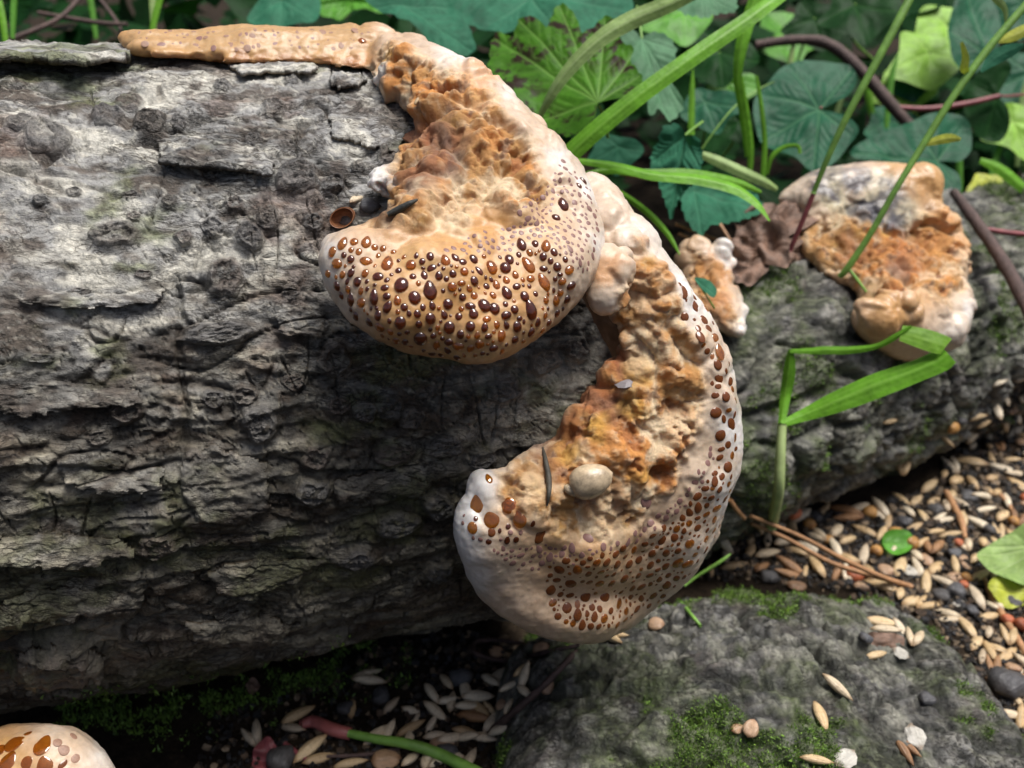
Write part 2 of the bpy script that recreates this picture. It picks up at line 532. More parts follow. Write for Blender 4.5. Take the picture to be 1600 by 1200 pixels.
# broken wood at both ends
M_WOOD = mat_plain('rotten_wood', (0.16, 0.10, 0.06), 0.8, 14, 0.5, 0.8, 0.02)
for idx in (nu - 1, 0):
    rim = V.reshape(nu, nv, 3)[idx]
    c = rim.mean(0)
    rings = [rim * s + c * (1 - s) for s in np.linspace(1, 0.02, 26)]
    R3 = np.array(rings)
    R3 += LOG_D * (0.03 * perlin(R3[..., 0] * 14, R3[..., 1] * 14, R3[..., 2] * 14, 8) * np.linspace(0, 1, 26)[:, None])[..., None] 
    em = np_mesh('broken_end', R3.reshape(-1, 3), grid_faces(26, nv, wrap_v=True))
    link('broken_end', local(em, LOG_BASE), M_WOOD, LOG_ROOT)

# knots: crusty swellings grown out of the bark, each its own piece
kn_r, kn_a = 24, 44
rr = np.linspace(0, 1.12, kn_r); th = np.linspace(0, 2 * np.pi, kn_a, endpoint=False)
R2, T2 = np.meshgrid(rr, th, indexing='ij')
kt_all, ka_all, kh_all, kf_all = [], [], [], []
for i, (kt, ka, rx, ry) in enumerate(zip(KT, KA, KRX, KRY)):
    cx, cy = np.cos(T2), np.sin(T2)
    wob = 1 + 0.28 * perlin(cx * 1.1, cy * 1.1, 0.37 * i, 5) + 0.10 * perlin(cx * 3, cy * 3, 0.37 * i, 6)
    x, y = R2 * cx * wob, R2 * cy * wob
    sd = 0.61 * i
    ring = 0.74 + 0.10 * perlin(cx * 1.2, cy * 1.2, sd, 9)
    z = 0.20 * np.clip(1 - (R2 / 1.1) ** 2, 0, 1) ** 0.7
    z = z + (0.16 + 0.14 * perlin(x * 1.5, y * 1.5, sd, 6)) * np.exp(-((R2 - ring) / 0.14) ** 2)
    if i % 3 == 0: z = z - 0.30 * np.exp(-(R2 / 0.40) ** 2)
    if i % 3 == 1: z = z - 0.28 * np.exp(-((y + 0.25 * x + 0.12 * np.sin(3 * x)) / 0.13) ** 2) * smooth(0.95, 0.5, R2)
    body = smooth(1.1, 0.75, R2)
    z = z + body * (0.16 * fbm(x * 2.6, y * 2.6, sd, 12, 4, 0.6) + 0.10 * np.abs(perlin(x * 6, y * 8, sd, 14)))
    z = z - 0.30 * smooth(0.98, 1.12, R2) + 0.02
    kt_all.append(kt + x * rx * 0.95); ka_all.append(ka + y * ry * 0.95 / LOG_R)
    kh_all.append(z * min(rx, ry) * 0.9)
    kf_all.append(body * smooth(-0.35, 0.25, fbm(x * 2, y * 2, sd, 19, 3) + 0.25))
kt_all, ka_all, kh_all, kf_all = [np.array(q) for q in (kt_all, ka_all, kh_all, kf_all)]
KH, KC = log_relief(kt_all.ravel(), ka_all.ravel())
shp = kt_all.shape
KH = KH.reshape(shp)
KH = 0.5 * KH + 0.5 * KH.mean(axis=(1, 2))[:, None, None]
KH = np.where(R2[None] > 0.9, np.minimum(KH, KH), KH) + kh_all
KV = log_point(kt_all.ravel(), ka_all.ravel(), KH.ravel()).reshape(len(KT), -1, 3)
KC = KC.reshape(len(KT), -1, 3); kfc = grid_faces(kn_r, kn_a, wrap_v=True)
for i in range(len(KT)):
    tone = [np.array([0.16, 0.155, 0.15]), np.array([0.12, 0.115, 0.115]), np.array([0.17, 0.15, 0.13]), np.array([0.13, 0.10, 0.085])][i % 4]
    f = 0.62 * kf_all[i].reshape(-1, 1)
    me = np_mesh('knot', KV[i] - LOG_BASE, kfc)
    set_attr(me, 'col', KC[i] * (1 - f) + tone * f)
    link('knot', me, M_BARK, LOG_BARK)

# loose plates of bark lifting off the log
def bark_flake(poly, lift, thick=0.012, seed=0, curl=0.0):
    """a plate traced on the log's surface; its lower edge stands off"""
    xs = [p[0] for p in poly]; ys = [p[1] for p in poly]
    n = 46
    gx, gy = np.meshgrid(np.linspace(min(xs), max(xs), n), np.linspace(min(ys), max(ys), n), indexing='ij')
    s = signed(gx, gy, poly)
    s = s + 5 * perlin(gx / 14, gy / 14, 0.5, 60 + seed) + 3 * perlin(gx / 5, gy / 5, 0.5, 61 + seed)
    keep = s > 0
    t, a = log_uv(gx, gy)
    h, c = log_relief(t.ravel(), a.ravel()); h = h.reshape(t.shape)
    h = 0.35 * h + 0.65 * h.mean()
    yy = (gy - min(ys)) / (max(ys) - min(ys))
    off = lift * yy ** 1.5 + 0.006 * fbm(gx / 40, gy / 25, 0.3, 70 + seed, 3) + 0.003 * perlin(gx / 9, gy / 6, 0.3, 75 + seed) + curl * smooth(0.7, 1.0, yy)
    edge = smooth(0, 9, s)
    top = log_point(t.ravel(), a.ravel(), (h + off + thick * (0.35 + 0.65 * edge)).ravel())
    bot = log_point(t.ravel(), a.ravel(), (h + off - 0.004).ravel())
    f = grid_faces(n, n)
    k = keep.ravel()[f].all(1); f = f[k]
    if not len(f): return None
    N = n * n
    fb = f[:, ::-1] + N
    e = np.concatenate([f[:, [0, 1]], f[:, [1, 2]], f[:, [2, 3]], f[:, [3, 0]]])
    key = np.sort(e, 1); code = key[:, 0] * N + key[:, 1]
    un, inv, cnt = np.unique(code, return_inverse=True, return_counts=True)
    be = e[cnt[inv] == 1]
    side = np.stack([be[:, 1], be[:, 0], be[:, 0] + N, be[:, 1] + N], 1)
    allf = np.concatenate([f, fb, side])
    used = np.unique(allf); remap = np.full(2 * N, -1); remap[used] = np.arange(len(used))
    me = np_mesh('bark_flake', np.concatenate([top, bot])[used], remap[allf])
    c = np.clip(c * 1.05 + 0.02, 0, 1)
    set_attr(me, 'col', np.concatenate([c, c * np.array([.45, .36, .28])])[used])
    o = link('bark_flake', local(me, LOG_BASE), M_BARK, LOG_BARK)
    return o
FLAKES = [([(-60, 46), (60, 44), (120, 50), (184, 46), (208, 72), (200, 92), (150, 100), (120, 112), (60, 98), (-60, 105)], 0.055, 0.016),
 ([(242, 205), (300, 195), (400, 215), (430, 250), (425, 278), (380, 268), (300, 258), (246, 250)], 0.030, 0.012),
 ([(355, 85), (420, 78), (490, 85), (500, 100), (480, 112), (430, 104), (370, 108)], 0.02, 0.010),
 ([(512, 112), (560, 104), (576, 118), (560, 132), (528, 138)], 0.022, 0.010),
 ([(-30, 600), (90, 596), (220, 612), (226, 632), (120, 640), (40, 652), (-30, 640)], 0.026, 0.010),
 ([(275, 735), (330, 700), (420, 730), (425, 800), (380, 826), (315, 822), (283, 780)], 0.012, 0.010),
 ([(-40, 850), (80, 842), (190, 852), (215, 868), (120, 885), (-40, 880)], 0.030, 0.010),
 ([(320, 900), (420, 880), (520, 885), (480, 905), (390, 930), (340, 930)], 0.026, 0.010),
 ([(20, 1030), (80, 1012), (165, 1030), (160, 1052), (100, 1046), (40, 1062)], 0.035, 0.012),
 ([(520, 760), (600, 740), (680, 760), (660, 782), (590, 775), (530, 790)], 0.022, 0.010),
 ([(290, 975), (380, 960), (470, 975), (440, 995), (350, 1000), (300, 992)], 0.024, 0.010),
 ([(90, 735), (170, 745), (260, 738), (250, 770), (170, 775), (100, 762)], 0.022, 0.010),
 ([(560, 130), (610, 150), (640, 190), (625, 235), (580, 225), (520, 205), (510, 160)], 0.010, 0.008),
 ([(20, 440), (120, 455), (255, 445), (250, 470), (120, 480), (25, 470)], 0.016, 0.009),
 ([(425, 480), (480, 470), (520, 500), (500, 530), (440, 520)], 0.015, 0.009),
 ([(0, 940), (120, 925), (230, 935), (225, 955), (110, 965), (0, 975)], 0.028, 0.010)]
for i, (poly, lift, th) in enumerate(FLAKES):
    bark_flake(poly, lift, th, i)
# ------------------------------------------------------------------ the ground
def ground_z(x, y):
    return 0.012 * perlin(x * 2.2, y * 2.2, 0.3, 120) + 0.012 * perlin(x * 7, y * 7, 0.3, 121) + 0.006 * perlin(x * 19, y * 19, 0.3, 122) - 0.01
def sgrid(lo, hi, flo, fhi, n_in, n_out):
    a = lo + (flo - lo) * (1 - np.linspace(1, 0, n_out, endpoint=False) ** 3)
    b = fhi + (hi - fhi) * np.linspace(0, 1, n_out + 1)[1:] ** 3
    return np.concatenate([a, np.linspace(flo, fhi, n_in), b])
gx = sgrid(-80, 80, -1.2, 2.6, 420, 26); gy = sgrid(-40, 120, 0.9, 4.2, 340, 26)
g2, h2 = np.meshgrid(gx, gy, indexing='ij')
gz = ground_z(g2, h2)
ground_me = np_mesh('ground', np.stack([g2, h2, gz], -1).reshape(-1, 3), grid_faces(len(gx), len(gy)))
def mat_soil():
    m = NT('soil')
    n1 = m.noise(9, 8, 0.7); n2 = m.noise(60, 6, 0.7)
    c = m.ramp(n1, [(0.3, (0.010, 0.008, 0.006)), (0.5, (0.028, 0.021, 0.015)), (0.7, (0.06, 0.045, 0.03))])
    c = m.mix(0.8, c, m.ramp(n2, [(0.3, (0.4, 0.4, 0.4)), (0.7, (1.6, 1.5, 1.4))]), 'MULTIPLY')
    m.set(Base_Color=c, Roughness=0.85, Specular_IOR_Level=0.1)
    b = m.bump(m.noise(45, 8, 0.75), 0.9, 0.03)
    return m.m
M_SOIL = mat_soil()
tag(link('ground', ground_me, M_SOIL), kind='structure')
GROUND_BVH = bvh_of(ground_me)

# ------------------------------------------------------------------ the second log behind, and the mossy slab in front
MOSS_SPOTS = []       # (position, normal, weight) gathered from the bark masks
def side_log(name, A, B, R, squash, seed, label, ledge, nu, nv, a_lo, a_hi, amp=1.0, mossy=0.4, taper=None, darken=1.0):
    A = np.array(A, float); B = np.array(B, float)
    L = np.linalg.norm(B - A); D = (B - A) / L
    e1 = np.array([0, 0, 1.0]) - D * D[2]; e1 /= np.linalg.norm(e1); e2 = -np.cross(e1, D)
    u = np.linspace(0, L, nu); a = np.concatenate([np.linspace(math.radians(a_lo), math.radians(a_hi), nv), np.linspace(math.radians(a_hi), math.radians(a_lo + 360), 30)[1:-1]])
    U, A2 = np.meshgrid(u, a, indexing='ij')
    h, col, n3, n4 = bark_relief(U.ravel() + seed, A2.ravel() * R, seed, ledge)
    h = 0.38 * h * amp
    h = h + amp * (0.016 * fbm(U.ravel() * 12, A2.ravel() * R * 12, 0.7, seed + 82, 4, 0.55) + 0.006 * perlin(U.ravel() * 60, A2.ravel() * R * 60, 0.7, seed + 86))
    h = h + 0.05 * amp * fbm(U.ravel() * 2.6, A2.ravel() * R * 2.6, 0.4, seed + 80, 3)
    # chunky broken pieces
    b, s, val = worley(U.ravel() * 5.5 + 0.4 * n3, A2.ravel() * R * 7, np.full(U.size, 0.5), seed)
    h = h + amp * ((0.045 * (val - 0.5)) * smooth(0.0, 0.25, s - b) + 0.030 * smooth(0.0, 0.22, s - b) - 0.03)
    b2, s2, val2 = worley(U.ravel() * 15 + 0.6 * n3, A2.ravel() * R * 17 + n4, np.full(U.size, 0.5), seed + 3)
    h = h + amp * (0.018 * (val2 - 0.5) * smooth(0.0, 0.28, s2 - b2) + 0.010 * smooth(0.0, 0.25, s2 - b2))
    end = (taper if taper is not None else (lambda q: np.ones_like(q)))(U.ravel() / L)
    r = R * end + h * end
    V = A + U.ravel()[:, None] * D + (r * np.cos(A2.ravel()) * squash)[:, None] * e1 + (r * np.sin(A2.ravel()))[:, None] * e2
    blotch = fbm(U.ravel() * 3, A2.ravel() * R * 3, 0.2, seed + 90, 4, 0.6)
    green = smooth(0.02, 0.5, blotch + 0.3 * n4) * mossy
    tone = np.array([0.02, 0.023, 0.026]) + val[:, None] ** 1.5 * 1.35 * np.array([0.22, 0.21, 0.19]) + (val2[:, None] - 0.5) * np.array([0.16, 0.16, 0.14])
    col = col * 0.45 + 0.55 * np.clip(tone, 0.012, 1)
    pale_l = smooth(0.25, 0.6, fbm(U.ravel() * 9, A2.ravel() * R * 9, 0.2, seed + 95, 4, 0.6))
    col = col * (1 - 0.85 * pale_l[:, None]) + np.array([0.46, 0.45, 0.38]) * 0.85 * pale_l[:, None]
    film = smooth(0.05, 0.4, fbm(U.ravel() * 5, A2.ravel() * R * 5, 0.8, seed + 98, 4, 0.6))
    col = col * (1 - 0.6 * film[:, None]) + np.array([0.11, 0.15, 0.035]) * 0.6 * film[:, None]
    sp = fbm(U.ravel() * 22, A2.ravel() * R * 26, 0.4, seed + 99, 4, 0.65)
    col = col * (1 - 0.7 * smooth(0.1, 0.5, sp)[:, None]) + np.array([0.02, 0.022, 0.02]) * 0.7 * smooth(0.1, 0.5, sp)[:, None]
    col = col * (1 - 0.7 * smooth(0.15, 0.5, -sp)[:, None]) + np.array([0.34, 0.34, 0.27]) * 0.7 * smooth(0.15, 0.5, -sp)[:, None]
    gap = np.maximum(smooth(0.14, 0.02, s - b), 0.6 * smooth(0.12, 0.02, s2 - b2))
    col = col * (1 - 0.7 * gap[:, None]) + np.array([0.025, 0.03, 0.016]) * 0.7 * gap[:, None]
    col = col * darken
    col = col * (1 - green[:, None]) + np.array([0.085, 0.13, 0.025]) * green[:, None]
    f = grid_faces(nu, len(a), wrap_v=True)
    me = np_mesh('bark', V, f); set_attr(me, 'col', col)
    nr = np.empty(len(V) * 3, np.float32); me.vertices.foreach_get('normal', nr); nr = nr.reshape(-1, 3)
    nr *= np.sign(((V - A) - ((V - A) @ D)[:, None] * D) * nr).sum(1).mean() or 1
    deep = smooth(0.12, 0.5, blotch + 0.25 * n4)
    base = (A + B) / 2 * np.array([1, 1, 0])
    rt = root(name, base, label, 'log')
    bv = bvh_of(me)
    caps = []
    W = V.reshape(nu, len(a), 3)
    link('bark', local(me, base), M_BARK, rt)
    for idx in (0, nu - 1):
        rim = W[idx]; c = rim.mean(0)
        R3 = np.array([rim * s + c * (1 - s) for s in np.linspace(1, 0.02, 12)])
        R3 += D * (0.04 * perlin(R3[..., 0] * 12, R3[..., 1] * 12, R3[..., 2] * 12, 8) * np.linspace(0, 1, 12)[:, None])[..., None]
        em = np_mesh('broken_end', R3.reshape(-1, 3), grid_faces(12, len(a), wrap_v=True))
        link('broken_end', local(em, base), M_WOOD, rt)
    return rt, V, nr, deep, bv, base, (A, D, e1, e2, R, squash)

LOGB_A, LOGB_B, LOGB_R = (0.36, 2.42, 0.37), (3.3, 4.15, 0.38), 0.46
LOGB = side_log('mossy_log', LOGB_A, LOGB_B, LOGB_R, 1.0, 31, 'thinner dark mossy log lying behind the folded grass seedling', 0.3, 420, 300, -60, 170, 0.7, 0.45, darken=0.85)
def round_ends(q): return np.sqrt(np.clip(1 - np.abs(2 * q - 1) ** 7, 0.02, 1)) * (1 - 0.05 * np.sin(q * 9))
LOGC = side_log('bark_slab', (-0.06, 1.40, -0.30), (1.30, 1.55, -0.28), 0.60, 0.92, 57, 'low rounded mossy bark slab half sunk in the soil, strewn with a few grains', 0.3, 420, 330, -95, 95, 0.78, 0.55, round_ends, darken=0.66)

# ------------------------------------------------------------------ the bracket fungi
TAN = np.array([0.46, 0.245, 0.085]); PALE = np.array([0.56, 0.495, 0.425]); CREAM = np.array([0.76, 0.60, 0.40])
ORANGE = np.array([0.60, 0.26, 0.07]); RUST = np.array([0.30, 0.10, 0.035]); PLUM = np.array([0.105, 0.045, 0.034]); WHITE = np.array([0.68, 0.655, 0.63])
OCHRE = np.array([0.58, 0.32, 0.06])

_ico = None
def ico():
    global _ico
    if _ico is None:
        import bmesh
        bm = bmesh.new(); bmesh.ops.create_icosphere(bm, subdivisions=2, radius=1)
        v = np.array([x.co[:] for x in bm.verts]); f = np.array([[q.index for q in p.verts] for p in bm.faces]); bm.free()
        _ico = (v, f)
    return _ico

def blob_mesh(centres, radii, voxel, smooth_it=6, sub=1):
    v, f = ico()
    n = len(centres)
    V = (v[None] * radii[:, None, None] + centres[:, None, :]).reshape(-1, 3)
    Fc = (f[None] + (np.arange(n) * len(v))[:, None, None]).reshape(-1, 3)
    me = np_mesh('tmp', V, Fc)
    o = bpy.data.objects.new('tmp', me); COL.objects.link(o)
    r = o.modifiers.new('r', 'REMESH'); r.mode = 'VOXEL'; r.voxel_size = voxel; r.use_smooth_shade = True
    s = o.modifiers.new('s', 'SMOOTH'); s.factor = 0.5; s.iterations = smooth_it
    if sub:
        ss = o.modifiers.new('ss', 'SUBSURF'); ss.levels = sub; ss.render_levels = sub
    dg = bpy.context.evaluated_depsgraph_get()
    out = bpy.data.meshes.new_from_object(o.evaluated_get(dg))
    bpy.data.objects.remove(o); bpy.data.meshes.remove(me)
    return out

def fill_outline(poly, step, rmax, depth_fn, rmin=5):
    xs = [p[0] for p in poly]; ys = [p[1] for p in poly]
    sp = [tuple(p) for p in spline(poly, len(poly) * 4, closed=True)]
    gx, gy = np.meshgrid(np.arange(min(xs), max(xs), step), np.arange(min(ys), max(ys), step), indexing='ij')
    gx, gy = gx.ravel(), gy.ravel()
    s = signed(gx, gy, sp)
    k = s > rmin
    gx, gy, s = gx[k], gy[k], s[k]
    # ridge of inner points close to the edge keeps the outline round
    r = np.minimum(s, rmax)
    d = depth_fn(gx, gy)
    return P(gx, gy, d), r * d / F

def get_co(me):
    n = len(me.vertices); co = np.empty(n * 3, np.float32); me.vertices.foreach_get('co', co)
    nr = np.empty(n * 3, np.float32); me.vertices.foreach_get('normal', nr)
    return co.reshape(-1, 3).astype(float), nr.reshape(-1, 3).astype(float)

def log_depth(gx, gy):
    d, ok = log_hit(gx, gy)
    return d

def mixc(col, c, f):
    return col + (np.asarray(c) - col) * np.clip(f, 0, 1)[:, None]

def crust(co, nr, rough, seed, big=0.030, patchy=1.0):
    """lumpy, felted upper side: displacement and colour for vertices where rough is 1"""
    x, y, z = co.T
    wx = x + 0.03 * perlin(x * 9, y * 9, z * 9, seed + 9); wz = z + 0.03 * perlin(x * 9, y * 9, z * 9, seed + 8)
    v1 = 0.5 + 0.5 * perlin(x * 5, y * 5, z * 5, seed + 31); v2 = 0.5 + 0.6 * perlin(x * 17, y * 17, z * 17, seed + 32)
    q1 = np.abs(perlin(wx * 9, y * 9, wz * 9, seed)); q2 = np.abs(perlin(wx * 21, y * 21, wz * 21, seed + 1))
    lump = np.clip(1.9 * q1, 0, 1) ** 0.6; lump2 = np.clip(1.9 * q2, 0, 1) ** 0.6
    n1 = fbm(x * 6, y * 6, z * 6, seed + 2, 4, 0.6)
    n2 = fbm(x * 40, y * 40, z * 40, seed + 3, 3, 0.65)
    n3 = fbm(x * 14, y * 14, z * 14, seed + 5, 4, 0.6)
    d = rough * (big * (lump - 0.5) * smooth(0.1, 0.6, v1) + 0.014 * (lump2 - 0.5) + 0.02 * n1 + 0.006 * n2 - 0.012 * smooth(0.35, 0.7, n3))
    col = np.tile(TAN, (len(co), 1))
    col = mixc(col, ORANGE, 0.95 * smooth(-0.25, 0.4, n1 + 0.5 * (v1 - 0.5)))
    col = mixc(col, CREAM, 0.95 * smooth(-0.05, 0.35, -0.7 * n3 + 0.7 * (0.45 - lump) + 0.3 * (0.5 - lump2)))
    col = mixc(col, OCHRE, 0.6 * smooth(0.65, 0.9, v2))
    col = mixc(col, RUST, 0.65 * smooth(0.38, 0.70, n3 + 0.25 * n2))
    col = mixc(col, CREAM * 1.05, 0.35 * smooth(0.15, 0.5, n2))
    col = mixc(col, PLUM, 0.5 * smooth(0.55, 0.8, n2 + 0.4 * n3))
    return d, col, n1, n2, n3

DROP_ME = []
def drop_mesh(kind):
    nl, nr_ = 16, 9
    ph = np.linspace(0, math.pi * 0.62, nr_); th = np.linspace(0, 2 * math.pi, nl, endpoint=False)
    p2, t2 = np.meshgrid(ph, th, indexing='ij')
    x = np.sin(p2) * np.cos(t2); y = np.sin(p2) * np.sin(t2); z = np.cos(p2)
    if kind == 1: y = y * (1.2) ; y = np.where(y > 0, y * 1.15, y); x = x * (1 - 0.22 * np.clip(y, 0, 1.5))
    if kind == 2: y = y * 1.7; x = x * (1 + 0.12 * np.sin(y * 2))
    if kind == 3: x = x * 1.25; y = y * 0.85
    return np_mesh('droplet', np.stack([x, y, z], -1).reshape(-1, 3), grid_faces(nr_, nl, wrap_v=True))
M_AMBER = mat_drop('amber_resin', (0.58, 0.21, 0.022))
M_DARKAMBER = mat_drop('dark_amber_resin', (0.17, 0.04, 0.008))
def mat_pit():
    m = NT('dried_resin')
    m.set(Base_Color=m.ramp(m.noise(30, 3), [(0.35, (0.16, 0.055, 0.022)), (0.65, (0.26, 0.17, 0.17))]), Roughness=0.45)
    return m.m
M_PIT = mat_pit()
DROPS = {}
M_FLECK = mat_plain('dried_fleck', (0.27, 0.155, 0.105), 0.55, 2, 0.3, 0)
M_BROWN = mat_plain('brown_resin', (0.13, 0.040, 0.012), 0.12, 3, 0.3, 0)
for mk, mm in (('amber', M_AMBER), ('dark', M_DARKAMBER), ('pit', M_PIT), ('brown', M_BROWN), ('fleck', M_FLECK)):
    DROPS[mk] = []
    for k in range(4):
        me = drop_mesh(k); me.materials.append(mm); DROPS[mk].append(me)

def stud(parent, base, bv, zones, seed, taken=None, maxdrop=290):
    """droplets standing on the skin. zones: (poly, n, [(share, r_lo, r_hi)], materials, stretch, height, name)"""
    rg = random.Random(seed)
    taken = taken if taken is not None else []
    count = {}
    for poly, n, sizes, mats, stretch, height, name in zones:
        xs = [p[0] for p in poly]; ys = [p[1] for p in poly]
        pool = []
        for share, lo, hi in sizes:
            pool += [rg.uniform(lo, hi) for _ in range(int(n * share))]
        pool.sort(reverse=True)
        for r in pool:
            for _ in range(60):
                x, y = rg.uniform(min(xs), max(xs)), rg.uniform(min(ys), max(ys))
                if not in_poly(np.array(x), np.array(y), poly): continue
                if all((x - a) ** 2 + (y - b) ** 2 > (r + c + 1.0) ** 2 for a, b, c in taken):
                    break
            else:
                continue
            add_drop(parent, base, bv, x, y, r, rg, rg.choice(mats), rg.uniform(1 - 0.5 * stretch, 1 + stretch * 0.8), height, name)
            taken.append((x, y, r)); count[name] = count.get(name, 0) + 1
    return taken

def add_drop(parent, base, bv, x, y, r, rg, mat, st=1.0, height=0.75, name='droplet'):
    rr = ray(np.array(x), np.array(y)); rl = np.linalg.norm(rr)
    hit = bv.ray_cast(Vector(CAM), Vector(rr / rl))
    if hit[0] is None: return None
    pos, n = np.array(hit[0]), np.array(hit[1])
    d = (pos - CAM) @ FW
    w = r * d / F
    k = rg.choice((0, 0, 0, 1, 3)) if r < 11 else rg.choice((1, 0, 0, 1))
    o = link(name, DROPS[mat][k], None, parent)
    # a smooth surface normal: average of a few hits round the droplet
    acc = n.copy()
    for dx, dy in ((r, 0), (-r, 0), (0, r), (0, -r)):
        q = ray(np.array(x + dx), np.array(y + dy)); hh = bv.ray_cast(Vector(CAM), Vector(q / np.linalg.norm(q)))
        if hh[0] is not None: acc += np.array(hh[1])
    n = acc / np.linalg.norm(acc)
    view = -rr / rl
    grow = min(1.12, 1 / max(0.5, abs(n @ view)))
    place(o, pos - n * w * 0.22 * height - base, n, (0, 0, 1), rg.uniform(-0.35, 0.35), (w, w * st * grow, w * height))
    return o

def finish_fungus(name, me, label, extra=None):
    return None
def build_fungus(label, blobs, voxel, skin, rough_poly, pale_ctrl, stains_shade, base_px, depth_fn, seed, group=None, big=0.03, smooth_it=6, sub=1, softness=26, whites=()):
    """blobs: (centres, radii) arrays. skin colour from pale_ctrl; felted crust inside rough_poly"""
    cs = np.concatenate([b[0] for b in blobs]); rs = np.concatenate([b[1] for b in blobs])
    me = blob_mesh(cs, rs, voxel, smooth_it, sub)
    co, nr = get_co(me)
    px, py, dd = project(co)
    s = signed(px, py, rough_poly)
    wob = 16 * perlin(co[:, 0] * 16, co[:, 1] * 16, co[:, 2] * 16, seed + 70) + 7 * perlin(co[:, 0] * 45, co[:, 1] * 45, co[:, 2] * 45, seed + 71)
    rough = smooth(-softness * 0.4, softness * 0.6, s + wob)
    rough = rough * smooth(-0.25, 0.1, -(nr @ FW))
    d, ccol, n1, n2, n3 = crust(co, nr, rough, seed, big)
    x, y, z = co.T
    soft = (1 - rough) * (0.010 * perlin(x * 8, y * 8, z * 8, seed + 20) + 0.003 * perlin(x * 28, y * 28, z * 28, seed + 21) + 0.0012 * perlin(x * 90, y * 90, z * 90, seed + 22))
    for sx, sy, sr, sc, sf, sdisp in stains_shade:
        k = smooth(1.2, 0.4, np.hypot((px - sx), (py - sy)) / sr + 0.5 * n3)
        d = d + k * sdisp * (0.6 + 0.8 * n2)
    bb, ss, vv = worley(x * 15, y * 15, z * 15, seed + 50)
    band = smooth(-75, -5, s) * smooth(45, -10, s)
    puff = band * smooth(0.0, 0.3, ss - bb) * smooth(0.25, 0.8, vv) * np.clip(1 - bb * 1.05, 0, 1) ** 0.8
    soft = soft + 0.020 * puff
    co2 = co + nr * (d + soft)[:, None]
    pale = np.clip(idw(px, py, pale_ctrl) + 0.18 * n1, 0, 1)
    skinc = mixc(np.tile(TAN, (len(co), 1)), PALE, pale)
    skinc = mixc(skinc, WHITE, 0.9 * smooth(0.72, 1.0, pale))
    skinc = mixc(skinc, OCHRE, 0.35 * smooth(0.2, 0.6, n1) * (1 - pale))
    col = skinc * (1 - rough[:, None]) + ccol * rough[:, None]
    edge_w = smooth(0.05, 0.5, rough) * smooth(0.95, 0.5, rough)
    col = mixc(col, CREAM * 1.1, 0.45 * edge_w * smooth(-0.2, 0.3, n3))
    for sx, sy, sr, sc, sf, sdisp in stains_shade:
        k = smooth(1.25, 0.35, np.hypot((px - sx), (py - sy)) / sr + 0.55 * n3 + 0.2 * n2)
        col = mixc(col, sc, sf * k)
    me.vertices.foreach_set('co', co2.astype(np.float32).ravel()); me.update()
    set_attr(me, 'col', col); set_attr(me, 'rough', rough)
    base = P(np.array(float(base_px[0])), np.array(float(base_px[1])), depth_fn(np.array([float(base_px[0])]), np.array([float(base_px[1])]))[0])
    rt = root('bracket_fungus', base, label, 'fungus', group)
    bv = bvh_of(me)
    return link('body', local(me, base), M_FUNGUS, rt), base, bv

def spheres(lst, depth_fn):
    a = np.array(lst, float)
    d = depth_fn(a[:, 0], a[:, 1]) - a[:, 3]
    return P(a[:, 0], a[:, 1], d), a[:, 2] * d / F

# ---- upper fruit body: a long roll over the crest of the log swelling into a dripping cushion
UPPER = [(578,62),(600,52),(640,58),(690,74),(745,108),(800,148),(850,192),(890,234),(921,280),(941,340),(942,395),(920,445),(890,490),(842,530),
 (782,559),(720,569),(650,556),(592,531),(546,500),(516,460),(502,412),(510,382),(540,360),(582,345),(606,322),(592,300),(576,282),(590,262),(625,246),(642,200),(628,152),(592,130),(574,104)]
UP_PROUD = [(600,80,0.00),(700,130,0.02),(650,200,-0.02),(640,260,-0.01),(620,300,0.01),(780,200,0.04),(800,280,0.05),(900,330,0.06),(880,260,0.03),(560,420,0.10),
 (640,400,0.10),(640,480,0.17),(700,450,0.17),(740,520,0.18),(850,430,0.14),(800,500,0.17),(920,400,0.06),(700,350,0.07)]
def up_depth(x, y): return log_depth(x, np.maximum(y, 64.0)) - idw(x, y, UP_PROUD)
b1 = fill_outline(UPPER, 12, 62, up_depth)
ROLL = [(180,62),(190,46),(240,43),(330,43),(420,43),(500,40),(560,40),(605,46),(640,58),(640,90),(600,104),(560,112),(520,108),(450,104),(380,100),(320,98),(250,92),(205,84)]
def roll_depth(x, y): return log_depth(x, np.maximum(y, 66.0)) + 0.02
b2 = fill_outline(ROLL, 9, 30, roll_depth)
b3 = spheres([(612,378,34,0.14),(662,386,26,0.13),(712,376,40,0.15),(792,350,52,0.13),(850,300,44,0.09),(750,300,34,0.06),(770,230,30,0.05),(700,160,26,0.04),(655,100,22,0.03),
 (592,286,17,0.03),(605,272,14,0.03),(592,124,10,0.0),(606,128,10,0.0),(528,392,26,0.07),(560,372,20,0.08),(760,180,24,0.04),(820,250,28,0.05),(735,250,24,0.05)], lambda x, y: log_depth(x, np.maximum(y, 64.)))
RZ1 = [(578,74),(610,66),(650,80),(700,104),(760,145),(806,190),(840,240),(858,290),(850,330),(820,330),(790,318),(750,330),(735,352),(712,350),(690,350),(665,372),
 (640,350),(600,345),(560,362),(575,345),(606,322),(585,288),(615,250),(642,200),(628,150),(574,122)]
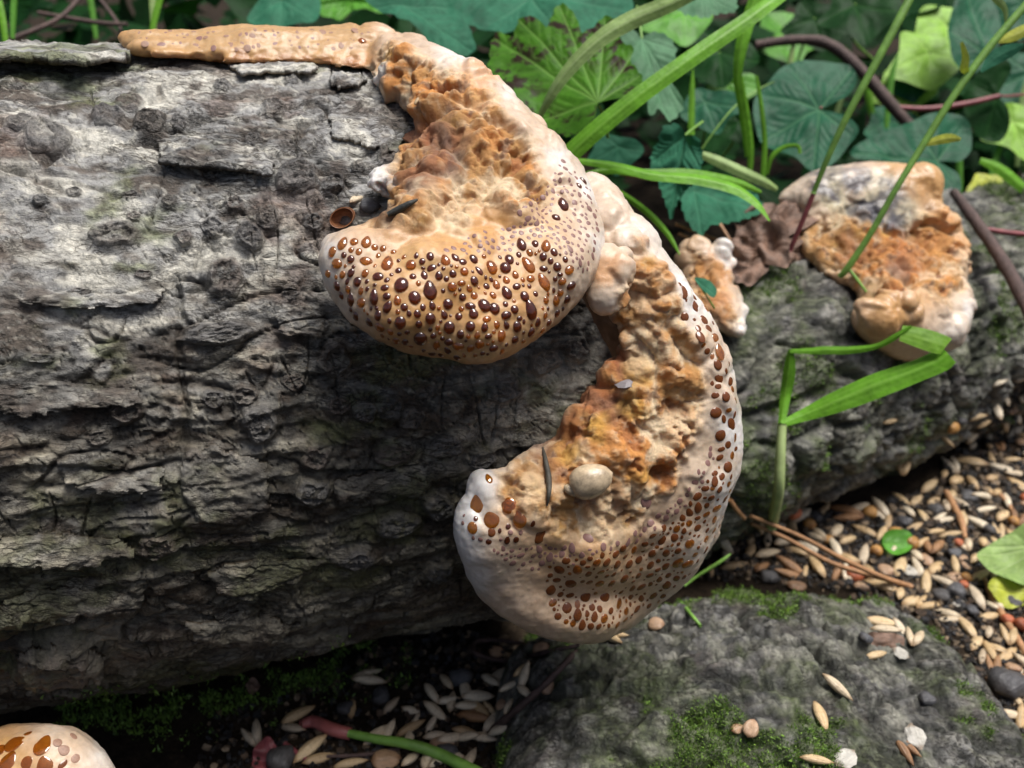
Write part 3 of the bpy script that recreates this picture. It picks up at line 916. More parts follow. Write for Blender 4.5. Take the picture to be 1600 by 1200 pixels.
UP_PALE = [(600,60,0.75),(700,90,0.75),(800,150,0.8),(880,240,0.85),(925,300,0.95),(935,380,0.95),(905,440,0.8),(870,480,0.45),(800,530,0.1),(700,540,0.1),(620,520,0.2),
 (540,480,0.75),(512,430,0.95),(520,390,0.9),(560,400,0.45),(640,430,0.0),(600,450,0.0),(680,470,0.0),(720,440,0.0),(760,460,0.0),(800,430,0.0),(820,480,0.05),(660,500,0.05),(850,380,0.2),(870,320,0.35),(700,380,0.05),(780,350,0.0),(620,370,0.1),
 (220,60,0.0),(260,60,0.0),(300,60,0.0),(350,60,0.0),(400,60,0.0),(450,60,0.0),(500,60,0.0),(540,60,0.0),(560,70,0.0),(590,280,1.0),(595,125,0.9),(710,490,0.12)]
UP_STAINS_SHADE = [(690,215,52,PLUM*1.4,0.7,-0.010),(660,275,44,PLUM*1.6,0.65,-0.006),(650,200,30,RUST,0.7,-0.01),(720,260,22,PLUM,0.4,-0.008),(600,335,22,PLUM*0.6,0.7,-0.006),
 (770,215,34,ORANGE,0.6,0.006),(740,140,40,ORANGE,0.5,0.004),(590,280,26,WHITE,0.95,0.006),(598,126,20,WHITE,0.85,0.006),(565,92,26,ORANGE*0.7,0.6,0),(700,330,40,CREAM,0.7,0.004),(760,300,30,CREAM,0.5,0.0)]
UP_STAINS_SHADE += [(x, 58, 36, np.array([0.41, 0.26, 0.125]), 0.65, 0) for x in range(200, 580, 28)] + [(x, 96, 17, RUST * 0.9, 0.55, -0.004) for x in range(240, 560, 34)]  # lower row paints the shade along the roll's bottom into its colour
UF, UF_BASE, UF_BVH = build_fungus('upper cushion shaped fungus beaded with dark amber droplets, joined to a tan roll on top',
    [b1, b2, b3], 0.0075, None, RZ1, UP_PALE, UP_STAINS_SHADE, (640, 200), up_depth, 200, 'fungi growing on the logs', big=0.048)

# ---- lower fruit body
LOWER = [(885,300),(920,268),(948,275),(975,310),(1012,360),(1052,410),(1087,452),(1112,492),(1132,540),(1147,590),(1158,650),(1156,720),(1142,780),(1120,840),(1082,898),(1032,945),
 (972,985),(910,1004),(850,1000),(800,976),(760,942),(731,900),(713,852),(709,812),(718,790),(735,772),(742,745),(770,738),(812,718),(852,688),(882,658),(910,622),(936,590),
 (962,556),(972,535),(962,505),(950,486),(935,450),(905,400),(885,350)]
LO_PROUD = [(910,330,-0.05),(960,320,0.00),(1000,400,0.01),(1040,430,0.02),(1090,560,0.02),(1120,700,0.05),(1000,560,0.01),(960,640,0.02),(880,700,0.03),(790,780,0.09),(900,780,0.08),(900,850,0.16),
 (1050,850,0.13),(900,950,0.17),(760,850,0.12),(1060,760,0.09),(1000,920,0.16),(800,930,0.15)]
def lo_depth(x, y): return log_depth(x, np.minimum(y, 900.0)) - idw(x, y, LO_PROUD)
c1 = fill_outline(LOWER, 12, 62, lo_depth)
NUB = [(915,462),(914,410),(930,382),(958,378),(982,396),(986,430),(977,468),(952,493),(926,486)]
c2 = fill_outline(NUB, 8, 30, lambda x, y: log_depth(x, y) - 0.11)
c3 = spheres([(752,755,20,0.07),(768,760,18,0.07),(1095,740,46,0.05),(1080,620,40,0.03),(1050,500,34,0.03),(1010,420,30,0.03),(990,520,24,0.03),(1030,560,30,0.03),
 (960,820,40,0.11),(860,800,36,0.10),(1020,690,40,0.05),(740,800,24,0.08),(960,600,22,0.02)], log_depth)
RZ2 = [(955,500),(975,455),(990,400),(975,350),(1010,380),(1045,430),(1075,490),(1095,560),(1100,640),(1085,710),(1060,760),(1020,790),(985,830),(940,846),(890,838),
 (840,812),(800,800),(775,775),(775,742),(812,716),(852,686),(910,620),(962,555),(972,535)]
LO_PALE = [(960,310,0.8),(1030,390,0.85),(1100,480,0.9),(1140,580,1.0),(1152,680,1.0),(1140,780,0.95),(1100,860,0.8),(1040,930,0.6),(960,980,0.45),(880,990,0.45),(800,960,0.6),
 (740,900,0.85),(715,840,1.0),(720,800,1.0),(752,755,0.95),(790,820,0.35),(860,850,0.2),(930,870,0.3),(1000,860,0.35),(1070,790,0.4),(1110,700,0.55),(880,920,0.4),(1090,600,0.5),
 (950,435,0.55),(950,480,0.8),(1110,560,0.75)]
LO_STAINS = [(960,560,36,RUST*1.3,0.85,-0.008),(930,620,40,RUST*1.5,0.8,-0.008),(890,670,36,RUST*1.3,0.7,-0.006),(960,650,30,PLUM*1.3,0.6,-0.012),(985,585,24,PLUM*1.5,0.55,-0.01),
 (930,665,26,OCHRE,0.8,0.004),(990,640,26,OCHRE,0.7,0.006),(1000,580,26,OCHRE,0.6,0.004),(885,705,26,OCHRE,0.7,0.0),(850,705,24,PLUM*1.6,0.5,-0.008),(870,740,30,RUST,0.5,-0.01),(1060,660,40,CREAM,0.75,0.0),
 (1010,540,40,CREAM,0.5,0.0),(950,790,50,CREAM,0.6,0.0),(830,760,30,CREAM,0.5,0),(1015,450,40,ORANGE,0.4,0),(950,420,26,ORANGE,0.5,0.0)]
LF, LF_BASE, LF_BVH = build_fungus('lower crescent shaped fungus with pale pitted rim and rusty felted hollow, wrapping the log end',
    [c1, c2, c3], 0.0075, None, RZ2, LO_PALE, LO_STAINS, (930, 640), lo_depth, 300, 'fungi growing on the logs', big=0.032)

# ---- droplets
Z_UP_MAIN = [(515,420),(540,395),(600,400),(680,398),(740,402),(800,395),(850,375),(890,410),(905,440),(885,485),(840,525),(780,552),(715,560),(650,548),(595,525),(550,492),(525,455)]
Z_UP_LEFT = [(508,400),(520,378),(560,372),(620,395),(600,410),(530,420)]
Z_UP_SIDE = [(800,330),(850,300),(880,250),(920,290),(936,340),(936,395),(912,430),(880,395),(840,375)]
Z_ROLL = [(215,48),(560,44),(600,56),(560,80),(480,74),(330,78),(220,70)]
taken = []
rg0 = random.Random(3)
BIG = [(572,408,11,'amber'),(605,412,13,'amber'),(642,414,11,'amber'),(627,445,15,'dark'),(672,455,15,'dark'),(648,465,13,'dark'),(526,412,10,'amber'),(512,428,8,'amber'),(768,418,13,'amber'),(790,418,12,'dark'),
 (826,415,13,'amber'),(850,442,13,'amber'),(757,477,13,'dark'),(773,482,12,'dark'),(792,458,11,'dark'),(830,485,14,'dark'),(820,463,10,'dark'),(700,475,11,'dark'),(673,498,11,'dark'),(702,512,12,'dark'),(890,422,10,'amber'),
 (657,530,14,'dark'),(625,505,12,'dark'),(605,480,10,'dark'),(584,465,11,'dark'),(740,490,10,'dark'),(735,510,10,'dark'),(815,382,10,'dark'),(740,405,10,'dark'),(796,405,10,'dark'),(735,478,9,'dark'),(880,320,12,'dark'),
 (869,340,9,'dark'),(566,65,9,'amber'),(912,283,6,'dark'),(905,290,5,'dark')]
for x, y, r, mt in BIG:
    add_drop(UF, UF_BASE, UF_BVH, x, y, r * 0.80, rg0, mt, rg0.uniform(0.95, 1.12), 0.75); taken.append((x, y, r))
stud(UF, UF_BASE, UF_BVH, [
 (Z_UP_MAIN, 270, [(0.10, 6.8, 8.5), (0.42, 4.6, 6.6), (0.48, 2.6, 4.4)], ['dark', 'dark', 'amber'], 0.18, 0.72, 'droplet'),
 (Z_UP_LEFT, 14, [(0.3, 7, 10), (0.7, 3, 6)], ['amber'], 0.2, 0.6, 'droplet'),
 (Z_UP_SIDE, 130, [(0.25, 3.6, 5), (0.75, 2.0, 3.6)], ['pit'], 0.3, 0.22, 'dried_droplet'),
 ([(690,390),(760,360),(830,350),(850,375),(800,395),(740,400)], 34, [(1.0, 2.2, 4.5)], ['pit'], 0.2, 0.25, 'dried_droplet'),
 (Z_ROLL, 60, [(0.25, 4, 6.5), (0.75, 1.6, 3.5)], ['fleck', 'fleck', 'pit'], 0.5, 0.09, 'dried_droplet')], 41, taken)

Z_LO_A = [(722,800),(760,790),(800,805),(840,820),(830,850),(770,850),(735,840),(718,820)]
Z_LO_B = [(860,880),(930,870),(1000,850),(1060,810),(1100,760),(1130,720),(1150,700),(1140,780),(1118,840),(1080,895),(1030,940),(968,978),(915,985),(870,965),(850,920)]
Z_LO_C = [(1060,440),(1090,460),(1115,500),(1135,550),(1150,620),(1150,700),(1125,720),(1120,640),(1105,560),(1085,500)]
Z_LO_D = [(770,860),(840,850),(930,860),(1000,830),(1060,780),(1090,740),(1110,700),(1120,720),(1090,790),(1040,840),(950,880),(860,890),(800,890)]
taken2 = []
for x, y, r, mt in [(745,788,14,'amber'),(768,812,15,'amber'),(738,825,10,'amber'),(795,790,15,'amber'),(812,812,13,'amber'),(843,836,14,'brown'),(768,832,8,'brown'),(764,748,7,'amber'),(920,840,10,'pit'),(1010,785,11,'pit'),
  (874,890,10,'brown'),(861,922,10,'brown'),(892,912,11,'brown'),(1078,850,10,'amber'),(1060,880,11,'amber'),(1075,882,10,'amber'),(1120,795,10,'amber'),(915,932,11,'brown'),(945,934,11,'brown'),(975,905,10,'brown'),(886,950,10,'brown'),
  (1100,500,9,'brown'),(1122,570,9,'brown'),(1135,620,9,'brown'),(1119,645,10,'brown'),(1126,680,11,'brown'),(1138,730,10,'brown'),(1070,495,8,'brown')]:
    add_drop(LF, LF_BASE, LF_BVH, x, y, r * 0.85, rg0, mt, rg0.uniform(0.95, 1.12), 0.36); taken2.append((x, y, r))
stud(LF, LF_BASE, LF_BVH, [
 (Z_LO_B, 330, [(0.12, 6.0, 8.0), (0.44, 4.2, 6.0), (0.44, 2.4, 4.0)], ['brown', 'brown', 'amber'], 0.2, 0.30, 'droplet'),
 (Z_LO_C, 46, [(0.3, 6, 9), (0.7, 3, 5.5)], ['brown', 'brown', 'amber'], 0.6, 0.25, 'droplet'),
 (Z_LO_B, 150, [(1.0, 1.5, 2.8)], ['brown'], 0.2, 0.25, 'dried_droplet'),
 (Z_LO_A, 14, [(1.0, 2.5, 5)], ['pit', 'dark'], 0.2, 0.4, 'dried_droplet'),
 (Z_LO_D, 120, [(0.3, 3.8, 6), (0.7, 1.8, 3.6)], ['pit'], 0.2, 0.22, 'dried_droplet')], 43, taken2)

# ---- small fruit body just behind the log end, and the far one on the thinner log
SMALL = [(1062,376),(1095,374),(1125,392),(1140,418),(1150,455),(1165,480),(1164,510),(1148,526),(1125,522),(1105,505),(1080,470),(1058,420)]
LB_A = np.array(LOGB_A); LB_D = np.array(LOGB_B) - LB_A; LB_D /= np.linalg.norm(LB_D)
def logb_depth(x, y):
    d, ok = cyl_hit(x, y, LB_A, LB_D, LOGB_R + 0.01)
    return d
def sm_depth(x, y): return logb_depth(x, np.clip(y, 430.0, 600.0)) - 0.02
s1 = fill_outline(SMALL, 9, 30, sm_depth)
s2 = spheres([(1128,392,14,0.03),(1138,412,13,0.02),(1128,428,10,0.03),(1152,512,16,0.02),(1160,486,12,0.02)], sm_depth)
build_fungus('small knobbly orange fungus with white nubs squeezed behind the end of the large log', [s1, s2], 0.009, None,
 [(1070,385),(1100,385),(1125,420),(1140,470),(1150,500),(1130,510),(1105,490),(1080,450)], [(1090,380,0.5),(1135,400,1.0),(1160,500,1.0),(1100,450,0.1),(1125,515,0.5)],
 [(1110,430,40,ORANGE,0.6,0.0),(1120,480,24,RUST,0.4,-0.01)], (1110, 450), sm_depth, 400, 'fungi growing on the logs', big=0.03)

FAR = [(1215,315),(1228,292),(1268,268),(1322,256),(1382,252),(1440,264),(1466,290),(1472,326),(1498,330),(1506,400),(1510,440),(1518,490),(1508,528),(1472,553),(1422,566),
 (1372,548),(1337,517),(1329,486),(1342,462),(1312,442),(1288,430),(1262,402),(1240,380),(1240,340)]
FAR_PROUD = [(1250,300,0.0),(1350,270,0.04),(1440,290,0.05),(1300,350,0.0),(1400,400,0.02),(1480,420,0.0),(1400,500,0.10),(1480,510,0.08),(1350,500,0.08)]
def far_depth(x, y): return logb_depth(x, np.maximum(y, 395.0)) - idw(x, y, FAR_PROUD) + 0.0006 * np.maximum(395 - y, 0)
f1 = fill_outline(FAR, 10, 44, far_depth)
f2 = spheres([(1270,385,24,0.06),(1400,480,40,0.08),(1370,500,34,0.08),(1480,520,30,0.06),(1440,285,32,0.05),(1345,478,14,0.1),(1350,496,12,0.1),(1300,290,20,0.05),(1380,275,24,0.05),(1500,480,18,0.04)], far_depth)
build_fungus('distant orange fungus on the thinner log, its crown blotched cream and slate grey', [f1, f2], 0.010, None,
 [(1245,380),(1260,340),(1320,330),(1400,350),(1470,330),(1500,350),(1505,450),(1480,480),(1440,460),(1380,450),(1340,440),(1290,425)],
 [(1240,310,0.8),(1300,290,0.85),(1360,300,0.9),(1400,330,0.8),(1450,280,0.05),(1400,265,0.15),(1390,490,0.15),(1350,520,0.35),(1430,540,0.4),(1480,520,0.9),(1510,480,0.9),(1490,350,0.2),(1270,390,0.1),(1440,460,0.1)],
 [(1300,300,40,np.array([.66,.58,.38]),0.85,0),(1370,310,44,np.array([.66,.58,.38]),0.85,0),(1410,330,34,np.array([.66,.60,.42]),0.8,0),
  (1280,292,30,np.array([.06,.055,.07]),0.9,0),(1335,285,34,np.array([.06,.055,.07]),0.9,0),(1385,318,42,np.array([.07,.07,.09]),0.85,0),(1350,330,26,np.array([.07,.07,.09]),0.8,0),(1405,348,24,np.array([.07,.07,.09]),0.7,0),
  (1340,395,34,RUST,0.6,-0.015),(1420,400,40,RUST*1.4,0.5,-0.01),(1460,380,40,ORANGE,0.6,0.0),(1400,420,26,PLUM*1.4,0.5,-0.01),(1450,290,40,TAN,0.6,0.0),(1395,490,40,TAN*0.9,0.7,0.0)],
 (1400, 430), far_depth, 500, 'fungi growing on the logs', big=0.05)

# ---- a young one at the foot of the log
YOUNG = [(-60,1180),(-40,1150),(0,1138),(50,1130),(95,1132),(130,1148),(155,1175),(175,1205),(190,1250),(150,1290),(40,1300),(-50,1280)]
def yg_depth(x, y): return np.full(np.shape(x), 1.78)
y1 = fill_outline(YOUNG, 12, 70, yg_depth)
YF, YF_BASE, YF_BVH = build_fungus('young domed fungus with large orange pits rising from the foot of the large log', [y1], 0.009, None,
 [(-900,-900),(-901,-900),(-900,-901)], [(0,1160,0.05),(40,1190,0.1),(90,1145,0.7),(150,1180,0.95),(100,1190,0.6)], [], (40, 1250), yg_depth, 600, 'fungi growing on the logs')
tk3 = []
for x, y, r, mt in [(22,1162,13,'amber'),(66,1165,13,'amber'),(12,1190,12,'amber'),(42,1192,10,'amber'),(70,1196,12,'amber'),(90,1160,7,'fleck'),(100,1172,8,'fleck'),(115,1150,6,'fleck'),(44,1146,6,'amber'),(118,1185,7,'fleck'),(98,1194,7,'brown'),(0,1172,9,'amber')]:
    add_drop(YF, YF_BASE, YF_BVH, x, y, r, rg0, mt, 0.9, 0.16); tk3.append((x, y, r))
# ------------------------------------------------------------------ leaves, grass and stems
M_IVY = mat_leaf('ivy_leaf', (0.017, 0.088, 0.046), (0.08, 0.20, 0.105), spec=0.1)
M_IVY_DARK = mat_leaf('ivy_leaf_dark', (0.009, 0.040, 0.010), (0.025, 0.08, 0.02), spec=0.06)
M_TEAL = mat_leaf('pale_leaf', (0.030, 0.135, 0.078), (0.065, 0.20, 0.12), rough=0.6, spec=0.08)
M_MINT = mat_leaf('nettle_leaf', (0.075, 0.185, 0.095), (0.14, 0.28, 0.16), rough=0.6)
M_BLOTCH = mat_leaf('blotched_leaf', (0.045, 0.135, 0.010), (0.13, 0.26, 0.05), spec=0.1, spots=(0.022, 0.012, 0.008))
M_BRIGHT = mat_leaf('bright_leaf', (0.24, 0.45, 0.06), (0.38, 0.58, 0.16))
M_FRESH = mat_leaf('fresh_leaf', (0.085, 0.26, 0.03), (0.18, 0.40, 0.08))
M_YELLOW = mat_leaf('yellowing_leaf', (0.38, 0.42, 0.05), (0.5, 0.52, 0.15))
M_GRASS = mat_leaf('grass', (0.110, 0.290, 0.018), (0.18, 0.38, 0.05), rough=0.4)
M_GRASS_PALE = mat_leaf('grass_pale', (0.230, 0.340, 0.110), (0.34, 0.44, 0.20), rough=0.45)
M_STEM = mat_plain('green_stem', (0.15, 0.30, 0.05), 0.5, 30, 0.3, 0.2)
M_REDSTEM = mat_plain('red_stem', (0.20, 0.05, 0.055), 0.5, 30, 0.35, 0.3)
M_TWIG = mat_plain('twig', (0.075, 0.045, 0.038), 0.65, 40, 0.5, 0.6, 0.01)
M_DRY = mat_plain('dry_leaf', (0.16, 0.095, 0.065), 0.65, 26, 0.6, 0.5, 0.01)
M_NEEDLE = mat_plain('pine_needle', (0.36, 0.19, 0.09), 0.5, 50, 0.35, 0.3)

def plane_pts(px, py, p0, n):
    r = ray(px, py)
    d = ((p0 - CAM) @ n) / (r @ n)
    return CAM + r * d[..., None]

def leaf_normal(tx, ty):
    n = -FW + tx * RT + ty * UP
    return n / np.linalg.norm(n)

def tube_mesh(pts, radii, nseg=8, name='tube'):
    pts = np.asarray(pts, float); radii = np.asarray(radii, float)
    tan = np.gradient(pts, axis=0); tan /= np.linalg.norm(tan, axis=1)[:, None] + 1e-12
    ref = np.array([0.3, -0.8, 0.5]); 
    a = np.cross(tan, ref); a /= np.linalg.norm(a, axis=1)[:, None] + 1e-9
    b = np.cross(tan, a)
    th = np.linspace(0, 2 * np.pi, nseg, endpoint=False)
    V = pts[:, None] + radii[:, None, None] * (np.cos(th)[None, :, None] * a[:, None] + np.sin(th)[None, :, None] * b[:, None])
    V = np.concatenate([V.reshape(-1, 3), pts[:1], pts[-1:]])
    f = grid_faces(len(pts), nseg, wrap_v=True)
    n0 = len(pts) * nseg
    k = np.arange(nseg); k2 = (k + 1) % nseg
    cap = np.concatenate([np.stack([k2, k, np.full(nseg, n0), np.full(nseg, n0)], 1)[:, [0, 1, 2, 2]]])
    caps = [tuple(x) for x in np.stack([k2, k, np.full(nseg, n0)], 1)] + [tuple(x) for x in np.stack([k + (len(pts) - 1) * nseg, k2 + (len(pts) - 1) * nseg, np.full(nseg, n0 + 1)], 1)]
    me = bpy.data.meshes.new(name)
    me.from_pydata(V.tolist(), [], [tuple(x) for x in f.tolist()] + [tuple(int(q) for q in c) for c in caps])
    me.polygons.foreach_set('use_smooth', [True] * len(me.polygons))
    return me

def px_path(ctrl, n):
    """ctrl rows (px, py, depth, width_px) -> smooth world path and half widths"""
    s = spline(ctrl, n)
    return P(s[:, 0], s[:, 1], s[:, 2]), s[:, 3] * s[:, 2] / F / 2

def tube_thing(name, ctrl, mat, label, cat, group=None, n=None, parent=None, rough=0.0, top=True):
    pts, r = px_path(ctrl, n or max(8, len(ctrl) * 7))
    if rough: r = r * (1 + rough * perlin(np.arange(len(r)) * 0.55, 0.3, 0.2, 77 + len(ctrl)))
    me = tube_mesh(pts, np.maximum(r, 0.0012), 8, name)
    base = pts[0] if parent is None else np.array(parent.location)
    o = link(name, local(me, base), mat, parent, loc=tuple(base) if parent is None else None)
    if parent is None: tag(o, label, cat, group)
    return o

def ribbon(name, ctrl, mat, label=None, cat=None, parent=None, fold=0.25, twist=(0, 0), n=46, group=None, side=None):
    pts, hw = px_path(ctrl, n)
    tan = np.gradient(pts, axis=0); tan /= np.linalg.norm(tan, axis=1)[:, None]
    view = pts - CAM; view /= np.linalg.norm(view, axis=1)[:, None]
    w = np.cross(tan, view); w /= np.linalg.norm(w, axis=1)[:, None]
    nrm = np.cross(w, tan)
    tw = np.linspace(math.radians(twist[0]), math.radians(twist[1]), n)[:, None]
    w2 = w * np.cos(tw) + nrm * np.sin(tw); n2 = np.cross(w2, tan)
    nc = 9
    s = np.linspace(-1, 1, nc)
    V = pts[:, None] + (s[None, :, None] * hw[:, None, None]) * w2[:, None] + (np.abs(s)[None, :, None] * hw[:, None, None] * fold) * n2[:, None]
    V += (0.06 * hw[:, None] * perlin(np.arange(n)[:, None] * 0.35, s[None, :] * 2, 0.3, 88))[..., None] * n2[:, None]
    me = np_mesh(name, V.reshape(-1, 3), grid_faces(n, nc))
    vein = np.broadcast_to(np.maximum(np.exp(-(s / 0.10) ** 2) * 0.8, 0.35 * (np.arange(nc) % 2 == 0)), (n, nc)).ravel()
    set_attr(me, 'vein', vein); set_attr(me, 'edge', np.broadcast_to(np.abs(s), (n, nc)).ravel())
    base = pts[0] if parent is None else np.array(parent.location)
    o = link(name, local(me, base), mat, parent, loc=tuple(base) if parent is None else None)
    if parent is None: tag(o, label, cat, group)
    return o

def leaf_geom(out, base, tips, seed, na, nr, teeth, side_veins=True):
    """polar mesh from the vein hub: returns flat px coords, vein, edge, bulge"""
    oc = spline(out, na, closed=True)
    if teeth[0]:
        seg = np.concatenate([[0], np.cumsum(np.hypot(*np.diff(np.vstack([oc, oc[:1]]), axis=0).T))])
        ph = seg[:-1] / seg[-1] * teeth[0]
        v = oc - np.asarray(base); ln = np.linalg.norm(v, axis=1)[:, None]
        t = ph - np.floor(ph)
        oc = oc + v / ln * (teeth[1] * (np.where(t < 0.7, t / 0.7, (1 - t) / 0.3) - 0.5))[:, None]
    rr = np.linspace(0.0, 1, nr) ** 0.9
    G = np.asarray(base)[None, None] + rr[:, None, None] * (oc - np.asarray(base))[None]
    gx, gy = G[..., 0], G[..., 1]
    vein = np.zeros(gx.shape); dmin = np.full(gx.shape, 1e9)
    size = np.median(np.linalg.norm(oc - np.asarray(base), axis=1))
    segs = []
    for tp in tips:
        tp = np.asarray(tp, float); b = np.asarray(base, float)
        segs.append((b, tp, 1.0))
        if side_veins:
            dv = tp - b
            for k, fr_ in enumerate((0.28, 0.42, 0.56, 0.70, 0.84)):
                for sg in (-1, 1):
                    ang = sg * math.radians(42)
                    w = np.array([dv[0] * math.cos(ang) - dv[1] * math.sin(ang), dv[0] * math.sin(ang) + dv[1] * math.cos(ang)])
                    segs.append((b + dv * (fr_ + 0.04 * sg), b + dv * (fr_ + 0.04 * sg) + w * 0.34 * (1.05 - 0.6 * fr_), 0.38))
    for a, b, wgt in segs:
        dx, dy = b - a
        t = np.clip(((gx - a[0]) * dx + (gy - a[1]) * dy) / (dx * dx + dy * dy), 0, 1)
        d = np.hypot(gx - a[0] - t * dx, gy - a[1] - t * dy)
        wd = size * 0.014 * (1.3 - 0.9 * t) * (0.45 + 0.55 * wgt)
        vein = np.maximum(vein, wgt * np.exp(-(d / wd) ** 2))
        if wgt > 0.9 or side_veins: dmin = np.minimum(dmin, d + (0 if wgt > .9 else size * 0.03))
    quilt = np.clip(dmin / (size * 0.16), 0, 1) ** 0.7
    return gx, gy, vein, np.broadcast_to(smooth(0.25, 0.75, rr)[:, None], gx.shape), quilt, size, rr

def leaf(name, label, out, base, tips, depth, tilt, mat, teeth=(0, 0), petiole=None, seed=0, na=240, nr=26, cup=0.0, quilt_h=0.05, cat='leaf', group=None, pet_mat=None, wav=0.05):
    gx, gy, vein, edge, quilt, size, rr = leaf_geom(out, base, tips, seed, na, nr, teeth)
    n = leaf_normal(*tilt)
    p0 = P(np.array(float(base[0])), np.array(float(base[1])), np.array(depth))
    V = plane_pts(gx.ravel(), gy.ravel(), p0, n)
    sw = size * depth / F
    disp = sw * (quilt_h * quilt.ravel() + wav * 2 * perlin(gx.ravel() / size * 1.6, gy.ravel() / size * 1.6, seed + 0.5, 95) - cup * np.broadcast_to(rr[:, None] ** 2, gx.shape).ravel())
    V = V + n * disp[:, None]
    me = np_mesh(name, V, grid_faces(nr, na, wrap_v=True)[:, ::-1])
    set_attr(me, 'vein', vein.ravel() * 0.9); set_attr(me, 'edge', edge.ravel())
    rt = root(name, p0, label, cat, group)
    link('blade', local(me, p0), mat, rt)
    if petiole:
        ctrl = [(base[0], base[1], depth + 0.005, petiole[0][3])] + list(petiole)
        tube_thing('petiole', ctrl, pet_mat or M_STEM, None, None, parent=rt)
    return rt

# the blotched lobed leaf right behind the cushion
leaf('lobed_leaf', 'toothed lobed green leaf with brown blotches behind the shoulder of the upper fungus',
 [(935,165),(1000,150),(1003,120),(985,92),(990,75),(970,62),(968,35),(945,22),(925,40),(905,50),(903,30),(890,8),(872,2),(860,25),(853,55),(850,40),(835,26),(812,30),(800,55),(780,48),(768,60),(765,90),(762,120),(775,150),(800,175),(850,195),(890,215),(930,190)],
 (935,163), [(874,5),(945,25),(812,32),(772,58),(990,80),(1000,118),(830,185)], 2.66, (-0.25, 0.55), M_BLOTCH, (46, 3.5), [(942,180,2.72,5),(950,215,2.8,5)], seed=1, na=420, nr=40, quilt_h=0.04)
leaf('nettle_leaf', 'pale mint toothed leaf hanging between the two crossing grass blades',
 [(1000,62),(990,48),(972,52),(968,75),(975,100),(985,110),(990,135),(1008,150),(1015,180),(1030,172),(1045,192),(1060,180),(1068,165),(1060,145),(1050,128),(1052,100),(1056,78),(1045,60),(1025,52),(1010,55)],
 (1003,62), [(1042,186),(1052,78),(975,98),(1064,165)], 2.95, (0.1, 0.3), M_MINT, (26, 4), [(1000,40,2.98,4),(995,10,3.05,4)], seed=2, na=260)
leaf('nettle_leaf', 'small crinkled nettle leaf drooping beside the arching grass blade',
 [(1075,215),(1060,200),(1040,205),(1030,225),(1020,240),(1018,262),(1030,290),(1042,325),(1050,345),(1056,322),(1068,300),(1085,285),(1098,260),(1096,230),(1088,215)],
 (1070,212), [(1048,340),(1025,250),(1092,262)], 2.85, (-0.3, 0.2), M_TEAL, (22, 5), [(1078,205,2.88,4),(1098,190,2.95,4)], seed=3, na=240, quilt_h=0.14, wav=0.1)
leaf('nettle_leaf', 'faded grey green leaf lying flat beneath the arching grass blade',
 [(1080,292),(1065,310),(1068,340),(1085,362),(1098,372),(1105,360),(1135,352),(1165,345),(1190,330),(1180,305),(1150,290),(1110,285)],
 (1085,300), [(1185,332),(1096,368)], 3.0, (0.0, 0.9), M_TEAL, (20, 4), [(1075,292,3.02,4),(1062,270,3.1,4)], seed=4, na=200)
leaf('ivy_leaf', 'broad blue green ivy leaf with red hub and pale veins left of the tall stems',
 [(1281,168),(1318,155),(1338,130),(1330,104),(1300,98),(1250,98),(1220,110),(1198,135),(1178,160),(1178,190),(1188,222),(1215,238),(1240,248),(1262,268),(1275,272),(1300,260),(1322,235),(1340,205),(1315,180)],
 (1281,170), [(1270,268),(1185,222),(1232,105),(1190,150),(1330,110),(1330,215)], 3.45, (-0.1, 0.45), M_IVY, (0, 0), [(1300,150,3.52,4),(1330,110,3.6,4)], seed=5, na=220, pet_mat=M_REDSTEM)
leaf('ivy_leaf', 'ivy leaf with wide lobes resting on the crown of the distant fungus',
 [(1465,250),(1500,252),(1518,230),(1514,195),(1490,178),(1450,180),(1400,200),(1350,220),(1328,240),(1350,252),(1400,258),(1425,275),(1450,300),(1470,326),(1490,318),(1500,295),(1496,270)],
 (1464,252), [(1335,240),(1505,195),(1478,320),(1425,190),(1495,285)], 3.62, (0.05, 0.4), M_IVY, (0, 0), [(1475,240,3.7,4),(1510,235,3.8,4)], seed=6, na=220, pet_mat=M_REDSTEM)
leaf('ivy_leaf', 'blue green ivy leaf rising behind the leafy stem above the red stalk',
 [(1545,95),(1560,60),(1555,10),(1530,-30),(1500,-20),(1485,20),(1480,60),(1490,100),(1515,118)],
 (1540,90), [(1510,-10),(1485,50),(1500,100)], 4.1, (0.1, 0.35), M_IVY, seed=7, na=140, petiole=[(1555,120,4.1,4)])
leaf('ivy_leaf', 'olive dark rounded leaf hanging under the leafy stem',
 [(1560,150),(1580,110),(1570,92),(1540,100),(1520,125),(1505,150),(1510,185),(1530,215),(1560,222),(1576,200),(1574,170)],
 (1558,150), [(1540,215),(1520,130),(1570,110)], 3.95, (-0.2, 0.1), M_IVY_DARK, seed=8, na=140, petiole=[(1575,150,3.98,4),(1600,148,4.05,4)], pet_mat=M_REDSTEM)
leaf('pale_leaf', 'very large pale teal leaf spread behind the upper fungus',
 [(760,-20),(820,-40),(900,-40),(975,-10),(985,30),(960,60),(900,62),(840,50),(790,60),(770,58),(720,45),(690,30),(640,10),(640,-20),(700,-35)],
 (830,-10), [(975,20),(760,50),(660,0),(860,50)], 3.3, (0.1, 0.5), M_TEAL, (24, 5), seed=9, na=200, petiole=[(860,-40,3.35,6)])
leaf('pale_leaf', 'dark teal leaf tucked just above the shoulder of the upper fungus',
 [(640,40),(600,20),(570,0),(580,-30),(640,-30),(700,0),(735,50),(742,75),(730,88),(700,82),(670,66)],
 (630,10), [(738,80),(700,10),(590,10)], 3.1, (0.2, 0.4), M_TEAL, (16, 4), seed=10, na=200, petiole=[(610,-20,3.15,5)])
